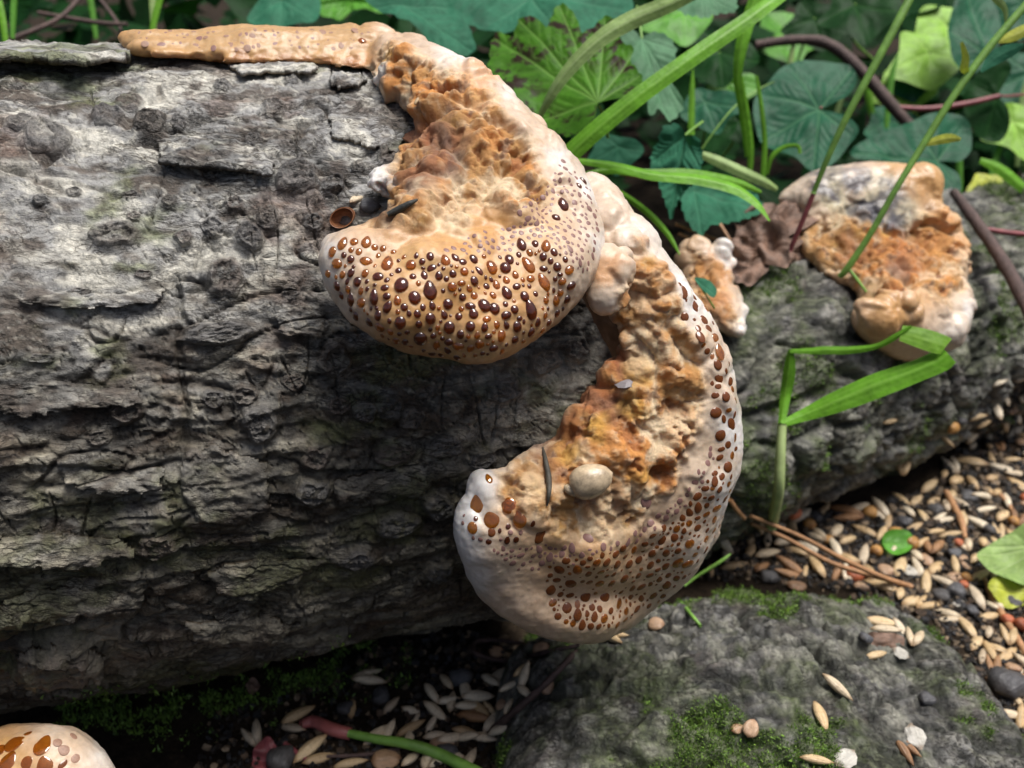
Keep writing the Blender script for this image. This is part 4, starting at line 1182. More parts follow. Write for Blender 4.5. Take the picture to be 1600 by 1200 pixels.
leaf('pale_leaf', 'blurred teal leaf above the middle of the tan roll',
 [(400,40),(386,28),(400,5),(430,-25),(480,-30),(500,0),(496,30),(470,40),(430,42)], (440,0), [(392,30),(490,30),(440,40)], 3.6, (0.1, 0.5), M_TEAL, seed=11, na=140, petiole=[(450,-30,3.65,5)])
leaf('small_leaf', 'bright green crumpled leaf beside the blurred teal leaf above the roll',
 [(500,30),(480,10),(500,-15),(550,-25),(600,-20),(620,8),(605,28),(560,22),(530,36)], (550,0), [(490,12),(612,10),(530,32)], 3.9, (0, 0.4), M_FRESH, (12, 4), seed=12, na=140, quilt_h=0.2, petiole=[(560,-30,3.95,5)])
leaf('small_leaf', 'bright fresh toothed leaf at the top between the grass blades',
 [(1090,-20),(1050,-10),(1052,10),(1075,25),(1100,30),(1120,25),(1148,22),(1150,0),(1130,-20)], (1095,-15), [(1100,28),(1055,8),(1146,18)], 3.0, (0, 0.6), M_MINT, (20, 4), seed=13, na=180, petiole=[(1092,-40,3.05,5)])
leaf('small_leaf', 'tiny smooth blue green leaf stuck to the rim of the lower fungus',
 [(1085,436),(1098,435),(1112,442),(1120,455),(1114,466),(1100,456)], (1088,438), [(1118,462)], 2.42, (0.0, 0.4), M_TEAL, seed=14, na=80, nr=12, petiole=[(1112,475,2.43,3),(1116,482,2.45,3)], pet_mat=M_STEM)
leaf('small_leaf', 'small round cupped green leaf lying among the grain',
 [(1375,845),(1382,834),(1400,830),(1418,836),(1425,850),(1416,864),(1398,870),(1382,864)], (1378,850), [(1424,852)], 2.93, (0.1, 0.7), M_FRESH, seed=15, na=90, nr=14, cup=-0.25, petiole=[(1370,856,2.95,3)])
leaf('withered_leaf', 'yellow green withered leaf with brown hole on the grain litter',
 [(1545,915),(1560,900),(1600,905),(1640,925),(1640,950),(1600,940),(1580,952),(1560,940)], (1640,935), [(1548,918),(1565,945)], 2.72, (0.1, 0.7), M_YELLOW, seed=16, na=120, nr=16, wav=0.14, petiole=[(1660,940,2.72,4)])
leaf('withered_leaf', 'pale striped dead leaf leaning over the yellow leaf',
 [(1525,870),(1545,850),(1580,830),(1620,815),(1640,880),(1600,915),(1560,900),(1540,890)], (1640,850), [(1530,868),(1555,895),(1545,850)], 2.76, (-0.2, 0.6), M_GRASS_PALE, seed=17, na=120, nr=16, wav=0.12, petiole=[(1660,845,2.78,4)])
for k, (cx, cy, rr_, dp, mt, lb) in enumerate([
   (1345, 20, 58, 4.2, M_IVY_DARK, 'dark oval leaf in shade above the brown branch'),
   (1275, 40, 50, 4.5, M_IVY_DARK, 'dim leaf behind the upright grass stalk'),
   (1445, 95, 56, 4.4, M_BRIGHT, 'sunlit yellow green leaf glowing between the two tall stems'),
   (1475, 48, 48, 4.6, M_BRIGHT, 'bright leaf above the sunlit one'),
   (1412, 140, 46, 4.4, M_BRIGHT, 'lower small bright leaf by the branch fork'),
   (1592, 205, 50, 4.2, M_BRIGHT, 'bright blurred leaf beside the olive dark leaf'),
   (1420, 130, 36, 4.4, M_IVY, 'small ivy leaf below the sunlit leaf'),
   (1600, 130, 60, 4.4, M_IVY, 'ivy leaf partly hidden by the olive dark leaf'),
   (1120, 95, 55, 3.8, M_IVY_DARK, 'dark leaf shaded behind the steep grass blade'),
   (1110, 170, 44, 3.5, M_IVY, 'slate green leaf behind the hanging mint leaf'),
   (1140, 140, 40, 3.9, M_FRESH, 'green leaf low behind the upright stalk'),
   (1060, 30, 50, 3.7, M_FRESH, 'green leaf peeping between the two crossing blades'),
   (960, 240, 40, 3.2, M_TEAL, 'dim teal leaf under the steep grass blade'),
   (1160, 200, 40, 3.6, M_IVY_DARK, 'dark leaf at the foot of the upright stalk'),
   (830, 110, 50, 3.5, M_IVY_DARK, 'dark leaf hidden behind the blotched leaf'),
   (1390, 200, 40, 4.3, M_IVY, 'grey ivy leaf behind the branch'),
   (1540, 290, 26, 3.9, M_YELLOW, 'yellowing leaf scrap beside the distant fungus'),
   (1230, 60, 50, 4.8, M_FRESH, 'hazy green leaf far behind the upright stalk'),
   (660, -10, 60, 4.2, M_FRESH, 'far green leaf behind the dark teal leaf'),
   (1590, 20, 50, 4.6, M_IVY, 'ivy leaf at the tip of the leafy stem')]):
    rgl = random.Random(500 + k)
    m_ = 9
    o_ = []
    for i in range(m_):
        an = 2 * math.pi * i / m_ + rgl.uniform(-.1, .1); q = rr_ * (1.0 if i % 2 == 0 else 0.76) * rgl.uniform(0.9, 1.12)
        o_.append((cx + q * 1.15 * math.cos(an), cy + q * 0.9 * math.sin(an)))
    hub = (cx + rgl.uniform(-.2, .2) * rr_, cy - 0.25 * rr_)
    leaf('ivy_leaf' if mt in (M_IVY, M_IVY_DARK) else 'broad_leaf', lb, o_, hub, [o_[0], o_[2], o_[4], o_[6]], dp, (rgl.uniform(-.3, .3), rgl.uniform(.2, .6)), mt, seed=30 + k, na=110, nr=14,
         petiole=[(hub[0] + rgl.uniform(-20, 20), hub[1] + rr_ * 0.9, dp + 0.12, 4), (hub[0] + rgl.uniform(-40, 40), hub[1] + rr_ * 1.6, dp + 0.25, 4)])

# grass
ribbon('grass_leaf', [(838,190,2.62,12),(858,150,2.56,20),(890,105,2.52,24),(935,62,2.50,26),(985,32,2.5,28),(1050,5,2.52,26),(1120,-30,2.55,22)], M_GRASS_PALE,
       'curving two tone grass blade crossing over the blotched leaf', 'grass', fold=0.3, twist=(55, -20))
ribbon('grass_leaf', [(890,240,2.52,30),(940,195,2.5,30),(1010,140,2.5,29),(1100,76,2.52,28),(1170,28,2.55,26),(1240,-25,2.6,22)], M_GRASS,
       'long straight steep grass blade beside the shoulder of the upper fungus', 'grass', fold=0.28, twist=(10, 25))
ribbon('grass_leaf', [(900,250,2.6,10),(960,258,2.58,17),(1020,272,2.56,20),(1090,278,2.55,24),(1150,293,2.54,24),(1185,318,2.53,18),(1203,345,2.52,4)], M_GRASS,
       'arching bright grass blade drooping to a fine tip', 'grass', fold=0.35, twist=(35, 60))
ribbon('grass_leaf', [(905,275,2.62,8),(950,266,2.62,11),(1010,270,2.63,14),(1080,272,2.66,18),(1150,285,2.7,16),(1190,300,2.72,4)], M_GRASS,
       'shorter grass blade running under the arching one', 'grass', fold=0.3, twist=(20, 20))
ribbon('grass_leaf', [(940,285,2.66,4),(975,305,2.64,9),(1015,335,2.62,10),(1045,368,2.6,8),(1062,398,2.58,2)], M_GRASS,
       'thin short grass blade dipping behind the lower fungus rim', 'grass', fold=0.3)
ribbon('grass_leaf', [(1168,245,3.05,8),(1160,180,3.0,10),(1152,120,2.96,14),(1160,60,2.94,22),(1178,0,2.95,24),(1190,-40,2.96,22)], M_GRASS,
       'upright grass stalk widening upward behind the steep blade', 'grass', fold=0.3, twist=(0, 40))
ribbon('grass_leaf', [(1172,265,3.06,9),(1173,225,3.04,9),(1166,170,3.02,8),(1158,120,3.0,6)], M_GRASS, 'short second shoot from the same foot as the upright stalk', 'grass', fold=0.3)
ribbon('grass_leaf', [(1192,280,3.1,8),(1195,225,3.08,8),(1190,170,3.06,7),(1182,118,3.05,4)], M_GRASS, 'slender pale grass shoot standing right of the upright stalk', 'grass', fold=0.3)
ribbon('grass_leaf', [(1198,272,3.1,6),(1206,245,3.08,7),(1225,230,3.07,7),(1246,228,3.06,6),(1250,240,3.06,5)], M_GRASS, 'tiny shoot curling over like a hook', 'grass', fold=0.3)
ribbon('dry_sheath', [(1090,238,2.98,10),(1120,250,2.96,17),(1160,268,2.95,18),(1195,284,2.96,15),(1215,296,2.98,8)], M_GRASS_PALE, 'pale yellowing grass sheath lying aslant behind the arching blade', 'grass', fold=0.4, twist=(20, 20))
ribbon('grass_leaf', [(1532,250,3.5,10),(1560,262,3.5,18),(1590,285,3.5,18),(1640,330,3.5,10)], M_GRASS, 'wide grass blade bending away beside the twig and distant fungus', 'grass', fold=0.3, twist=(30, 30))
tube_thing('tendril', [(1092,240,3.2,3),(1120,200,3.2,3),(1150,165,3.22,3),(1185,140,3.25,3),(1210,128,3.25,2)], M_STEM, 'hair thin stalk looping behind the upright grass', 'stalk')
for i in range(16):
    x0 = [235, 240, 1540, 1575, 1590, 1385, 1370, 1300, 20, 10, 1230, 1500, 1080, 700, 150, 420][i]
    y0 = [60, 50, 330, 230, 260, 200, 230, 240, 60, 80, 180, 330, 260, 100, 60, 70][i]
    dp = [3.4, 3.5, 4.2, 4.5, 4.3, 4.2, 4.3, 4.4, 3.3, 3.2, 4.0, 4.0, 3.3, 3.7, 3.9, 4.3][i]
    rgl = random.Random(900 + i)
    dx = rgl.uniform(-50, 50); hgt = rgl.uniform(90, 160)
    ribbon('grass_leaf', [(x0, y0, dp, 7), (x0 + dx * .2, y0 - hgt * .4, dp, 10), (x0 + dx * .5, y0 - hgt * .75, dp, 9), (x0 + dx, y0 - hgt, dp, 2)], [M_GRASS, M_GRASS_PALE, M_FRESH][i % 3],
           'blurred grass blade standing in the undergrowth behind the logs', 'grass', fold=0.3, twist=(rgl.uniform(-40, 40), rgl.uniform(-40, 40)), group='background grass blades', n=24)

# tall stems rooted at the distant fungus
r_ = root('tall_weed', P(np.array(1238.), np.array(400.), np.array(2.82)), 'tall bare green stem with dark red foot in front of the distant fungus', 'stem')
tube_thing('lower_stem', [(1234,392,2.78,8),(1252,350,2.74,8),(1272,300,2.70,8)], M_REDSTEM, None, None, parent=r_)
tube_thing('upper_stem', [(1271,302,2.70,8),(1292,250,2.66,9),(1322,185,2.62,11),(1362,110,2.59,13),(1405,30,2.57,14),(1440,-40,2.57,14)], M_STEM, None, None, parent=r_)
r_ = root('leafy_weed', P(np.array(1315.), np.array(440.), np.array(2.74)), 'tall green stem bearing small narrow leaves, rising from the distant fungus', 'stem')
tube_thing('stalk', [(1312,432,2.74,9),(1325,418,2.72,11),(1362,362,2.68,10),(1400,295,2.64,10),(1440,230,2.62,11),(1490,150,2.59,12),(1545,75,2.57,13),(1605,5,2.55,13),(1640,-40,2.54,13)], M_STEM, None, None, parent=r_)
tube_thing('rootlet', [(1326,420,2.72,5),(1340,438,2.71,5),(1358,462,2.70,3)], M_STEM, None, None, parent=r_)
for c_, m_, tw in (([(1441,228,2.62,3),(1462,220,2.61,13),(1485,216,2.60,14),(1501,218,2.60,5)], M_YELLOW, 0), ([(1515,118,2.58,4),(1506,108,2.57,14),(1508,90,2.56,12),(1502,66,2.56,5)], M_YELLOW, 30),
    ([(1533,112,2.57,4),(1555,90,2.56,22),(1580,78,2.55,20),(1600,70,2.54,6)], M_TEAL, 0), ([(1560,66,2.56,4),(1582,56,2.55,18),(1610,42,2.54,16),(1630,30,2.54,4)], M_YELLOW, 10),
    ([(1572,38,2.56,4),(1570,14,2.55,8),(1555,-4,2.55,12),(1545,-20,2.55,4)], M_GRASS_PALE, 0)):
    ribbon('leaflet', c_, m_, parent=r_, fold=0.2, twist=(tw, tw), n=16)

# the folded seedling in front of the thinner log
r_ = root('grass_seedling', P(np.array(1212.), np.array(812.), np.array(2.72)), 'grass seedling with pale stalk and two sharply folded blades before the thinner log', 'seedling')
tube_thing('stalk', [(1206,822,2.70,17),(1216,770,2.50,17),(1219,720,2.46,16),(1222,662,2.46,14)], mat_plain('pale_stalk', (0.33, 0.42, 0.17), 0.45, 30, 0.2, 0.1), None, None, parent=r_)
ribbon('blade', [(1220,668,2.46,10),(1226,620,2.49,17),(1232,580,2.48,20),(1235,546,2.47,8)], M_GRASS, parent=r_, fold=0.35, twist=(20, 20), n=20)
ribbon('blade', [(1234,548,2.47,7),(1262,548,2.45,10),(1290,547,2.43,13),(1330,547,2.41,12),(1370,541,2.39,9),(1400,526,2.37,10),(1424,510,2.36,5)], M_GRASS, parent=r_, fold=0.3, twist=(30, -30), n=30)
ribbon('blade', [(1408,520,2.37,26),(1440,528,2.36,34),(1468,537,2.35,34),(1478,541,2.34,30)], mat_leaf('blade_underside', (0.115, 0.25, 0.02), (0.2, 0.36, 0.06)), parent=r_, fold=0.1, twist=(20, 20), n=14)
ribbon('blade', [(1222,662,2.46,10),(1260,646,2.46,22),(1310,625,2.43,36),(1370,600,2.40,42),(1430,578,2.37,38),(1466,562,2.35,40),(1481,552,2.34,36)], M_GRASS, parent=r_, fold=0.3, twist=(15, 30), n=34)

# woody stems behind
tube_thing('twig', [(1180,70,4.0,14),(1250,62,4.0,16),(1300,72,3.98,18),(1350,115,3.95,19),(1385,155,3.93,19),(1420,195,3.92,18)], M_TWIG, 'brown arched branch in the undergrowth behind the tall stems', 'twig', rough=0.12)
tube_thing('red_stalk', [(1402,168,3.92,9),(1450,170,3.9,9),(1510,162,3.9,9),(1562,150,3.92,8)], M_REDSTEM, 'thin dark red stalk running off the arched branch', 'stalk')
tube_thing('twig', [(1490,300,3.2,14),(1520,340,3.1,18),(1555,390,2.98,20),(1585,440,2.88,21),(1620,510,2.76,22)], M_TWIG, 'dark twig leaning past the right flank of the distant fungus', 'twig', rough=0.12)
tube_thing('red_stalk', [(1540,358,3.04,8),(1570,363,3.04,9),(1620,368,3.05,8)], M_REDSTEM, 'short red stalk branching from the leaning twig', 'stalk')
for k, c_ in enumerate([[(20,60,3.4,9),(90,30,3.5,8),(130,-10,3.6,8)], [(60,20,3.7,7),(150,35,3.7,8),(200,38,3.7,6)], [(150,-10,3.9,6),(180,30,3.8,6),(190,50,3.7,6)], [(960,270,3.2,5),(1080,300,3.2,6),(1150,390,3.1,5)], [(1055,350,2.95,5),(1140,380,2.95,6),(1165,372,2.95,5)], [(1060,365,2.92,5),(1120,388,2.93,6),(1160,392,2.94,4)]]):
    tube_thing('dry_stalk', c_, M_NEEDLE if k > 2 else M_TWIG, ['dim dead stalk lying behind the loose bark plate', 'thin dead stalk above the loose bark plate', 'short dead stalk crossing the thin one', 'dry straw crossing under the grass blades', 'dry straw above the small knobbly fungus', 'dry straw touching the small knobbly fungus'][k], 'straw')

# far undergrowth: one mass of leaves closing the view
def far_leaves(n, seed):
    rgn = np.random.default_rng(seed)
    px = rgn.uniform(-500, 2100, n); py = rgn.uniform(-260, 330, n); d = rgn.uniform(4.6, 9.5, n)
    c = P(px, py, d)
    g = c[:, 2] < 0.05
    c[:, 2] = np.maximum(c[:, 2], rgn.uniform(0.03, 0.3, n))
    k = c[:, 1] > 3.4
    c = c[k]; n = len(c)
    shape = np.array([(0, -1, 0), (.55, -.75, .06), (.95, -.1, .12), (.45, .25, .05), (0, 1.1, -.05), (-.45, .25, .05), (-.95, -.1, .12), (-.55, -.75, .06), (0, -.2, -0.08)])
    size = rgn.uniform(0.08, 0.2, n)
    nn = rgn.normal(size=(n, 3)) * 0.5 + np.array([0, -0.5, 0.9]); nn /= np.linalg.norm(nn, axis=1)[:, None]
    t = rgn.normal(size=(n, 3)); t -= nn * (t * nn).sum(1)[:, None]; t /= np.linalg.norm(t, axis=1)[:, None]
    b = np.cross(nn, t)
    V = c[:, None] + size[:, None, None] * (shape[None, :, 0, None] * t[:, None] + shape[None, :, 1, None] * b[:, None] + shape[None, :, 2, None] * nn[:, None])
    f = np.array([(8, i, (i + 1) % 8) for i in range(8)])
    Fc = (f[None] + (np.arange(n) * 9)[:, None, None]).reshape(-1, 3)
    me = np_mesh('undergrowth', V.reshape(-1, 3), Fc)
    set_attr(me, 'vein', np.zeros(n * 9)); set_attr(me, 'edge', np.zeros(n * 9))
    return me
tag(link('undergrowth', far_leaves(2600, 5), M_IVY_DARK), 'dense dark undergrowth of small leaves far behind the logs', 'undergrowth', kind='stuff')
# ------------------------------------------------------------------ grain, stones and litter
def mat_seed(name, color, rough=0.28, var=0.3):
    m = NT(name)
    info = m.n('ObjectInfo').outputs['Random']
    mp = m.n('Mapping'); mp.inputs['Scale'].default_value = (0.7, 5, 5); m.l(m.coords(), mp.inputs[0])
    n1 = m.noise(1.6, 5, 0.65, vec=mp.outputs[0], dist=0.4)
    c = m.ramp(n1, [(0.3, tuple(x * (1 - var) for x in color)), (0.55, color), (0.75, tuple(min(1, x * 1.2) for x in color))])
    c = m.mix(0.75, c, m.ramp(info, [(0.0, (0.62, 0.52, 0.42)), (0.35, (1.05, 1.0, 0.92)), (0.7, (0.9, 0.78, 0.62)), (1.0, (1.25, 1.2, 1.12))]), 'MULTIPLY')
    sx = m.n('SeparateXYZ'); m.l(m.coords(), sx.inputs[0])
    tip = m.ramp(m.math('ABSOLUTE', sx.outputs[0]), [(0.62, (1, 1, 1)), (0.95, (0.42, 0.30, 0.20))])
    c = m.mix(0.8, c, tip, 'MULTIPLY')
    c = m.mix(0.5, c, m.ramp(m.noise(5, 5, 0.7), [(0.32, (0.5, 0.45, 0.4)), (0.5, (1, 1, 1))]), 'MULTIPLY')
    m.set(Base_Color=c, Roughness=rough)
    m.bump(n1, 0.3, 0.12)
    return m.m
M_GRAIN = mat_seed('grain', (0.56, 0.43, 0.26)); M_GRAIN_PALE = mat_seed('pale_grain', (0.64, 0.57, 0.45)); M_MILLET = mat_seed('millet', (0.48, 0.27, 0.09), 0.35)
M_MILO = mat_seed('red_seed', (0.40, 0.12, 0.055), 0.4); M_FLAT = mat_seed('flat_seed', (0.42, 0.29, 0.20), 0.3); M_HUSK = mat_seed('husk', (0.30, 0.17, 0.085), 0.45)
M_STONE = mat_seed('stone', (0.085, 0.09, 0.105), 0.45, 0.5); M_CHIP = mat_seed('white_chip', (0.42, 0.42, 0.40), 0.35, 0.25)

def seed_mesh(kind, var):
    rgn = np.random.default_rng(var * 13 + 5)
    def spindle(L, W, Hh, ns=14, nl=9, sharp=0.85, bend=0.0, groove=0.0):
        t = np.linspace(-1, 1, ns); th = np.linspace(0, 2 * np.pi, nl, endpoint=False)
        w = np.clip(1 - np.abs(t) ** 2.0, 0, 1) ** sharp * (1 - 0.18 * t)
        w[0] = w[-1] = 0.02
        T, H_ = np.meshgrid(t, th, indexing='ij'); ww = w[:, None]
        y = W * ww * np.cos(H_); z = Hh * ww * np.sin(H_) * (1 - groove * np.exp(-(np.cos(H_) / 0.35) ** 2) * (np.sin(H_) > 0))
        x = L * T; z = z + bend * (1 - T ** 2); y = y + 0.1 * W * bend
        return np.stack([x, y, z], -1).reshape(-1, 3), grid_faces(ns, nl, wrap_v=True)
    if kind == 'grain':
        v, f = spindle(1, 0.27 + 0.035 * var, 0.24, bend=0.05, groove=0.12 * (var % 2))
    elif kind == 'husk':
        v1, f1 = spindle(1, 0.27, 0.27, bend=0.06)
        v2, f2 = spindle(0.9, 0.24, 0.22, bend=0.0)
        a = 0.34 + 0.1 * var
        R_ = np.array([[math.cos(a), -math.sin(a), 0], [math.sin(a), math.cos(a), 0], [0, 0, 1]])
        v2 = (v2 - [-0.9, 0, 0]) @ R_.T + [-1.0, 0.06, -0.05]
        v = np.concatenate([v1, v2]); f = np.concatenate([f1, f2 + len(v1)])
    elif kind in ('millet', 'milo'):
        v, f = spindle(1, 0.92, 0.85, 12, 12, 0.5)
    elif kind == 'flat':
        v, f = spindle(1, 0.82, 0.32, 12, 12, 0.55)
    elif kind == 'chip':
        v, f = spindle(1, 0.7, 0.22, 6, 7, 0.35)
        v = v + rgn.normal(size=v.shape) * [0.10, 0.10, 0.03]
    else:
        v, f = spindle(1, 0.8, 0.6, 10, 11, 0.5)
        v = v * (1 + 0.28 * perlin(v[:, 0] * 1.4, v[:, 1] * 1.4, v[:, 2] * 1.4 + var, 66))[:, None]
    return np_mesh(kind, v, f, kind != 'chip')
SEEDS = {}
for kind, mats in (('grain', (M_GRAIN, M_GRAIN_PALE)), ('husk', (M_GRAIN_PALE, M_HUSK, M_GRAIN)), ('millet', (M_MILLET,)), ('milo', (M_MILO,)), ('flat', (M_FLAT,)), ('chip', (M_CHIP,)), ('stone', (M_STONE,))):
    SEEDS[kind] = []
    for var in range(3):
        for mt in mats:
            me = seed_mesh(kind, var); me.materials.append(mt); SEEDS[kind].append(me)
NAMES = {'grain': ('grain_seed', 'seed'), 'husk': ('split_grain', 'seed'), 'millet': ('millet_seed', 'seed'), 'milo': ('red_seed', 'seed'), 'flat': ('flat_seed', 'seed'), 'chip': ('shell_chip', 'chip'), 'stone': ('pebble', 'pebble')}
SURF = [GROUND_BVH, LOGC[4], LOGB[4], BARK_BVH]
def surf_hit(px, py, surfs=SURF):
    r = ray(np.array(float(px)), np.array(float(py))); r /= np.linalg.norm(r)
    best = None
    for b in surfs:
        h = b.ray_cast(Vector(CAM), Vector(r))
        if h[0] is not None and (best is None or h[3] < best[3]): best = h
    if best is None: return None
    n = np.array(best[1])
    if n @ r > 0: n = -n
    return np.array(best[0]), n
def put_seed(px, py, half, ang, kind, label, group=None, rg=random, surfs=SURF, var=None, lift=0.55, tilt=0.25):
    h = surf_hit(px, py, surfs)
    if h is None: return None
    pos, n = h
    n = n * 0.6 + np.array([0, 0, 0.8]) + np.array([rg.uniform(-tilt, tilt), rg.uniform(-tilt, tilt), 0]); n /= np.linalg.norm(n)
    d = (pos - CAM) @ FW
    q = plane_pts(np.array(px + 4 * math.cos(math.radians(ang))), np.array(py - 4 * math.sin(math.radians(ang))), pos, n)
    dirv = q - pos
    dirv = dirv / (np.linalg.norm(dirv) + 1e-9)
    s = half * d / F
    nm, cat = NAMES[kind]
    lst = SEEDS[kind]
    o = link(nm, lst[var % len(lst) if var is not None else rg.randrange(len(lst))])
    y = np.cross(n, dirv); y /= np.linalg.norm(y); x = np.cross(y, n)
    m = rot_matrix(x, y, n)
    thick = {'grain': 0.24, 'husk': 0.25, 'millet': 0.8, 'milo': 0.8, 'flat': 0.4, 'chip': 0.2, 'stone': 0.55}[kind]
    o.matrix_basis = Matrix.Translation(Vector(pos + np.array([0, 0, 1]) * s * thick * lift)) @ m.to_4x4() @ Matrix.Diagonal((s, s, s, 1))
    tag(o, label, cat, group)
    return o
rs = random.Random(77)
FOOT = 'seed litter at the foot of the large log'; SLAB = 'grains lying on the mossy bark slab'
foot_lbl = {'grain': 'smooth pale grain lying in the shade at the foot of the large log', 'husk': 'split open grain husk lying at the foot of the large log', 'flat': 'glossy flat seed in the shade at the foot of the large log', 'stone': 'dark pebble in the shade at the foot of the large log'}
for x, y, hl, an, kd in [(578,1066,29,-6,'husk'),(550,1108,25,85,'grain'),(402,1146,29,95,'husk'),(466,1120,31,28,'grain'),(458,1140,24,-8,'grain'),(486,1172,34,40,'grain'),(500,1188,28,14,'grain'),
  (642,1140,27,30,'grain'),(674,1134,22,62,'grain'),(706,1098,23,80,'grain'),(728,1084,27,-75,'grain'),(778,1060,27,42,'grain'),(816,1048,22,38,'grain'),(742,1124,32,-8,'husk'),(766,1110,20,-50,'grain'),
  (750,1112,26,-40,'grain'),(728,1146,24,-14,'grain'),(784,1102,13,0,'flat'),(692,1166,22,20,'flat'),(688,1190,24,30,'grain'),(604,1190,24,4,'flat'),(548,1196,29,12,'grain'),(855,1075,13,60,'flat'),
  (776,1020,14,0,'flat'),(665,1190,22,80,'grain'),(612,1104,22,48,'grain'),(596,1090,18,80,'stone'),(720,1062,20,10,'stone'),(700,1180,20,0,'stone'),(540,1110,16,60,'stone'),(440,1190,26,60,'stone'),(845,1015,14,20,'flat')]:
    put_seed(x, y, hl, an, kd, foot_lbl[kd], FOOT, rs)
PILE = [(640,1100),(700,1060),(790,1040),(840,1070),(800,1140),(740,1195),(600,1198),(580,1150)]
pk = []
for _ in range(900):
    x, y = rs.uniform(580, 840), rs.uniform(1040, 1198)
    if len(pk) < 26 and in_poly(np.array(x), np.array(y), PILE) and all((x - a) ** 2 + (y - b) ** 2 > 20 ** 2 for a, b in pk):
        pk.append((x, y))
        put_seed(x, y, rs.uniform(20, 28), rs.uniform(-60, 80), 'grain', foot_lbl['grain'], FOOT, rs, var=1 + 2 * rs.randrange(3), lift=rs.uniform(0.5, 1.4), tilt=0.4)
for x, y, hl, an, kd, lb in [(956,1000,26,-25,'husk','split husk wedged beneath the bottom of the lower fungus'),(1025,977,14,-5,'flat','single flat brown seed on dark bark just right of the lower fungus'),
  (1376,975,27,-8,'grain','plump grain at the top of the cluster on the mossy bark slab'),(1384,986,24,-4,'grain','slim grain tucked under the plump one on the mossy bark slab'),(1406,985,22,-60,'grain','grain standing on edge in the cluster on the slab'),
  (1434,1000,27,55,'husk','split grain with two prongs at the right of the slab cluster'),(1368,1026,24,14,'grain','dusty grain at the lower rim of the slab cluster'),(1352,1000,13,0,'stone','small blue grey pebble in the slab cluster'),
  (1408,1022,13,-30,'chip','white shell chip below the slab cluster'),
  (1308,1076,29,-42,'grain','lone slender grain slanting below the slab cluster'),(1281,1122,31,-68,'grain','lone slender grain standing steeply on the slab'),
  (1153,1140,12,20,'flat','smaller tan seed of the touching pair on the slab'),(1173,1140,15,70,'flat','larger round seed of the touching pair on the slab'),(1276,1190,27,-10,'grain','grain at the sunken lower edge of the slab beside the white chip'),
  (1322,1186,22,40,'chip','large white angular chip at the lower edge of the slab'),(1412,1176,27,-58,'husk','split grain near the right lower edge of the slab'),(1430,1152,20,-70,'chip','pale mint flake beside the split grain on the slab'),
  (1245,918,17,10,'flat','flat tan seed on the upper edge of the slab'),(1258,894,15,80,'grain','short grain standing above the flat tan seed'),(1334,903,15,-15,'milo','single brick red seed beside the pine needles'),
  (1346,919,13,-20,'flat','brown flat seed touching the brick red seed'),(1316,913,10,-10,'chip','tiny pale chip beside the brick red seed'),(1420,893,17,-30,'chip','bright white chip at the end of the pine needles'),
  (1060,875,13,30,'stone','blue grey pebble beside the rim of the lower fungus'),(1130,850,24,-50,'grain','grain leaning out beside the rim of the lower fungus'),(1200,905,16,0,'stone','dark pebble above the slab beside the pine needles'),
  (1240,805,13,0,'milo','orange red seed at the foot of the seedling'),(1502,660,10,0,'stone','small dark pebble on the thinner log'),(1488,672,11,0,'millet','round orange seed on the lower flank of the thinner log'),
  (1392,660,15,15,'grain','grain stuck on the moss of the thinner log'),(1520,655,22,10,'grain','pale grain near the top of the right litter slope'),(1478,690,16,-40,'grain','brown grain below the round orange seed'),
  (1415,730,24,75,'husk','split grain standing on the mossy foot of the thinner log'),(1362,750,22,40,'husk','pale open husk on the mossy foot of the thinner log'),(1560,600,15,20,'grain','pale grain high on the right litter slope'),(1585,605,16,10,'grain','pale grain beside another high on the litter slope'),
  (1572,1075,34,30,'stone','large slate pebble at the right foot of the slab'),(1545,1020,28,-60,'grain','grain beside the large slate pebble'),(1448,1095,14,0,'stone','small grey pebble on the slab')]:
    put_seed(x, y, hl, an, kd, lb, SLAB if 'slab' in lb else None, rs)

# the slope of grain on the right
LITTER = [(1150,838),(1210,812),(1280,800),(1350,790),(1440,770),(1500,700),(1600,590),(1640,560),(1640,1215),(1520,1215),(1548,1130),(1540,1040),(1490,985),(1400,930),(1310,905),(1240,890),(1100,900)]
lit_lbl = {'grain': 'pale husked grain in the seed litter spread between the slab and the thinner log', 'husk': 'split husk in the seed litter spread between the slab and the thinner log', 'millet': 'round millet seed in the litter between the slab and the thinner log',
 'milo': 'reddish round seed in the litter between the slab and the thinner log', 'flat': 'flat brown seed in the litter between the slab and the thinner log', 'chip': 'white chip in the litter between the slab and the thinner log', 'stone': 'dark pebble in the litter between the slab and the thinner log'}
tk = []
rs2 = random.Random(99); tries = 0
KINDS_POOL = ['grain'] * 22 + ['husk'] * 7 + ['millet'] * 2 + ['milo'] * 1 + ['flat'] * 2 + ['chip'] * 1 + ['stone'] * 3
kd = rs2.choice(KINDS_POOL); miss = 0
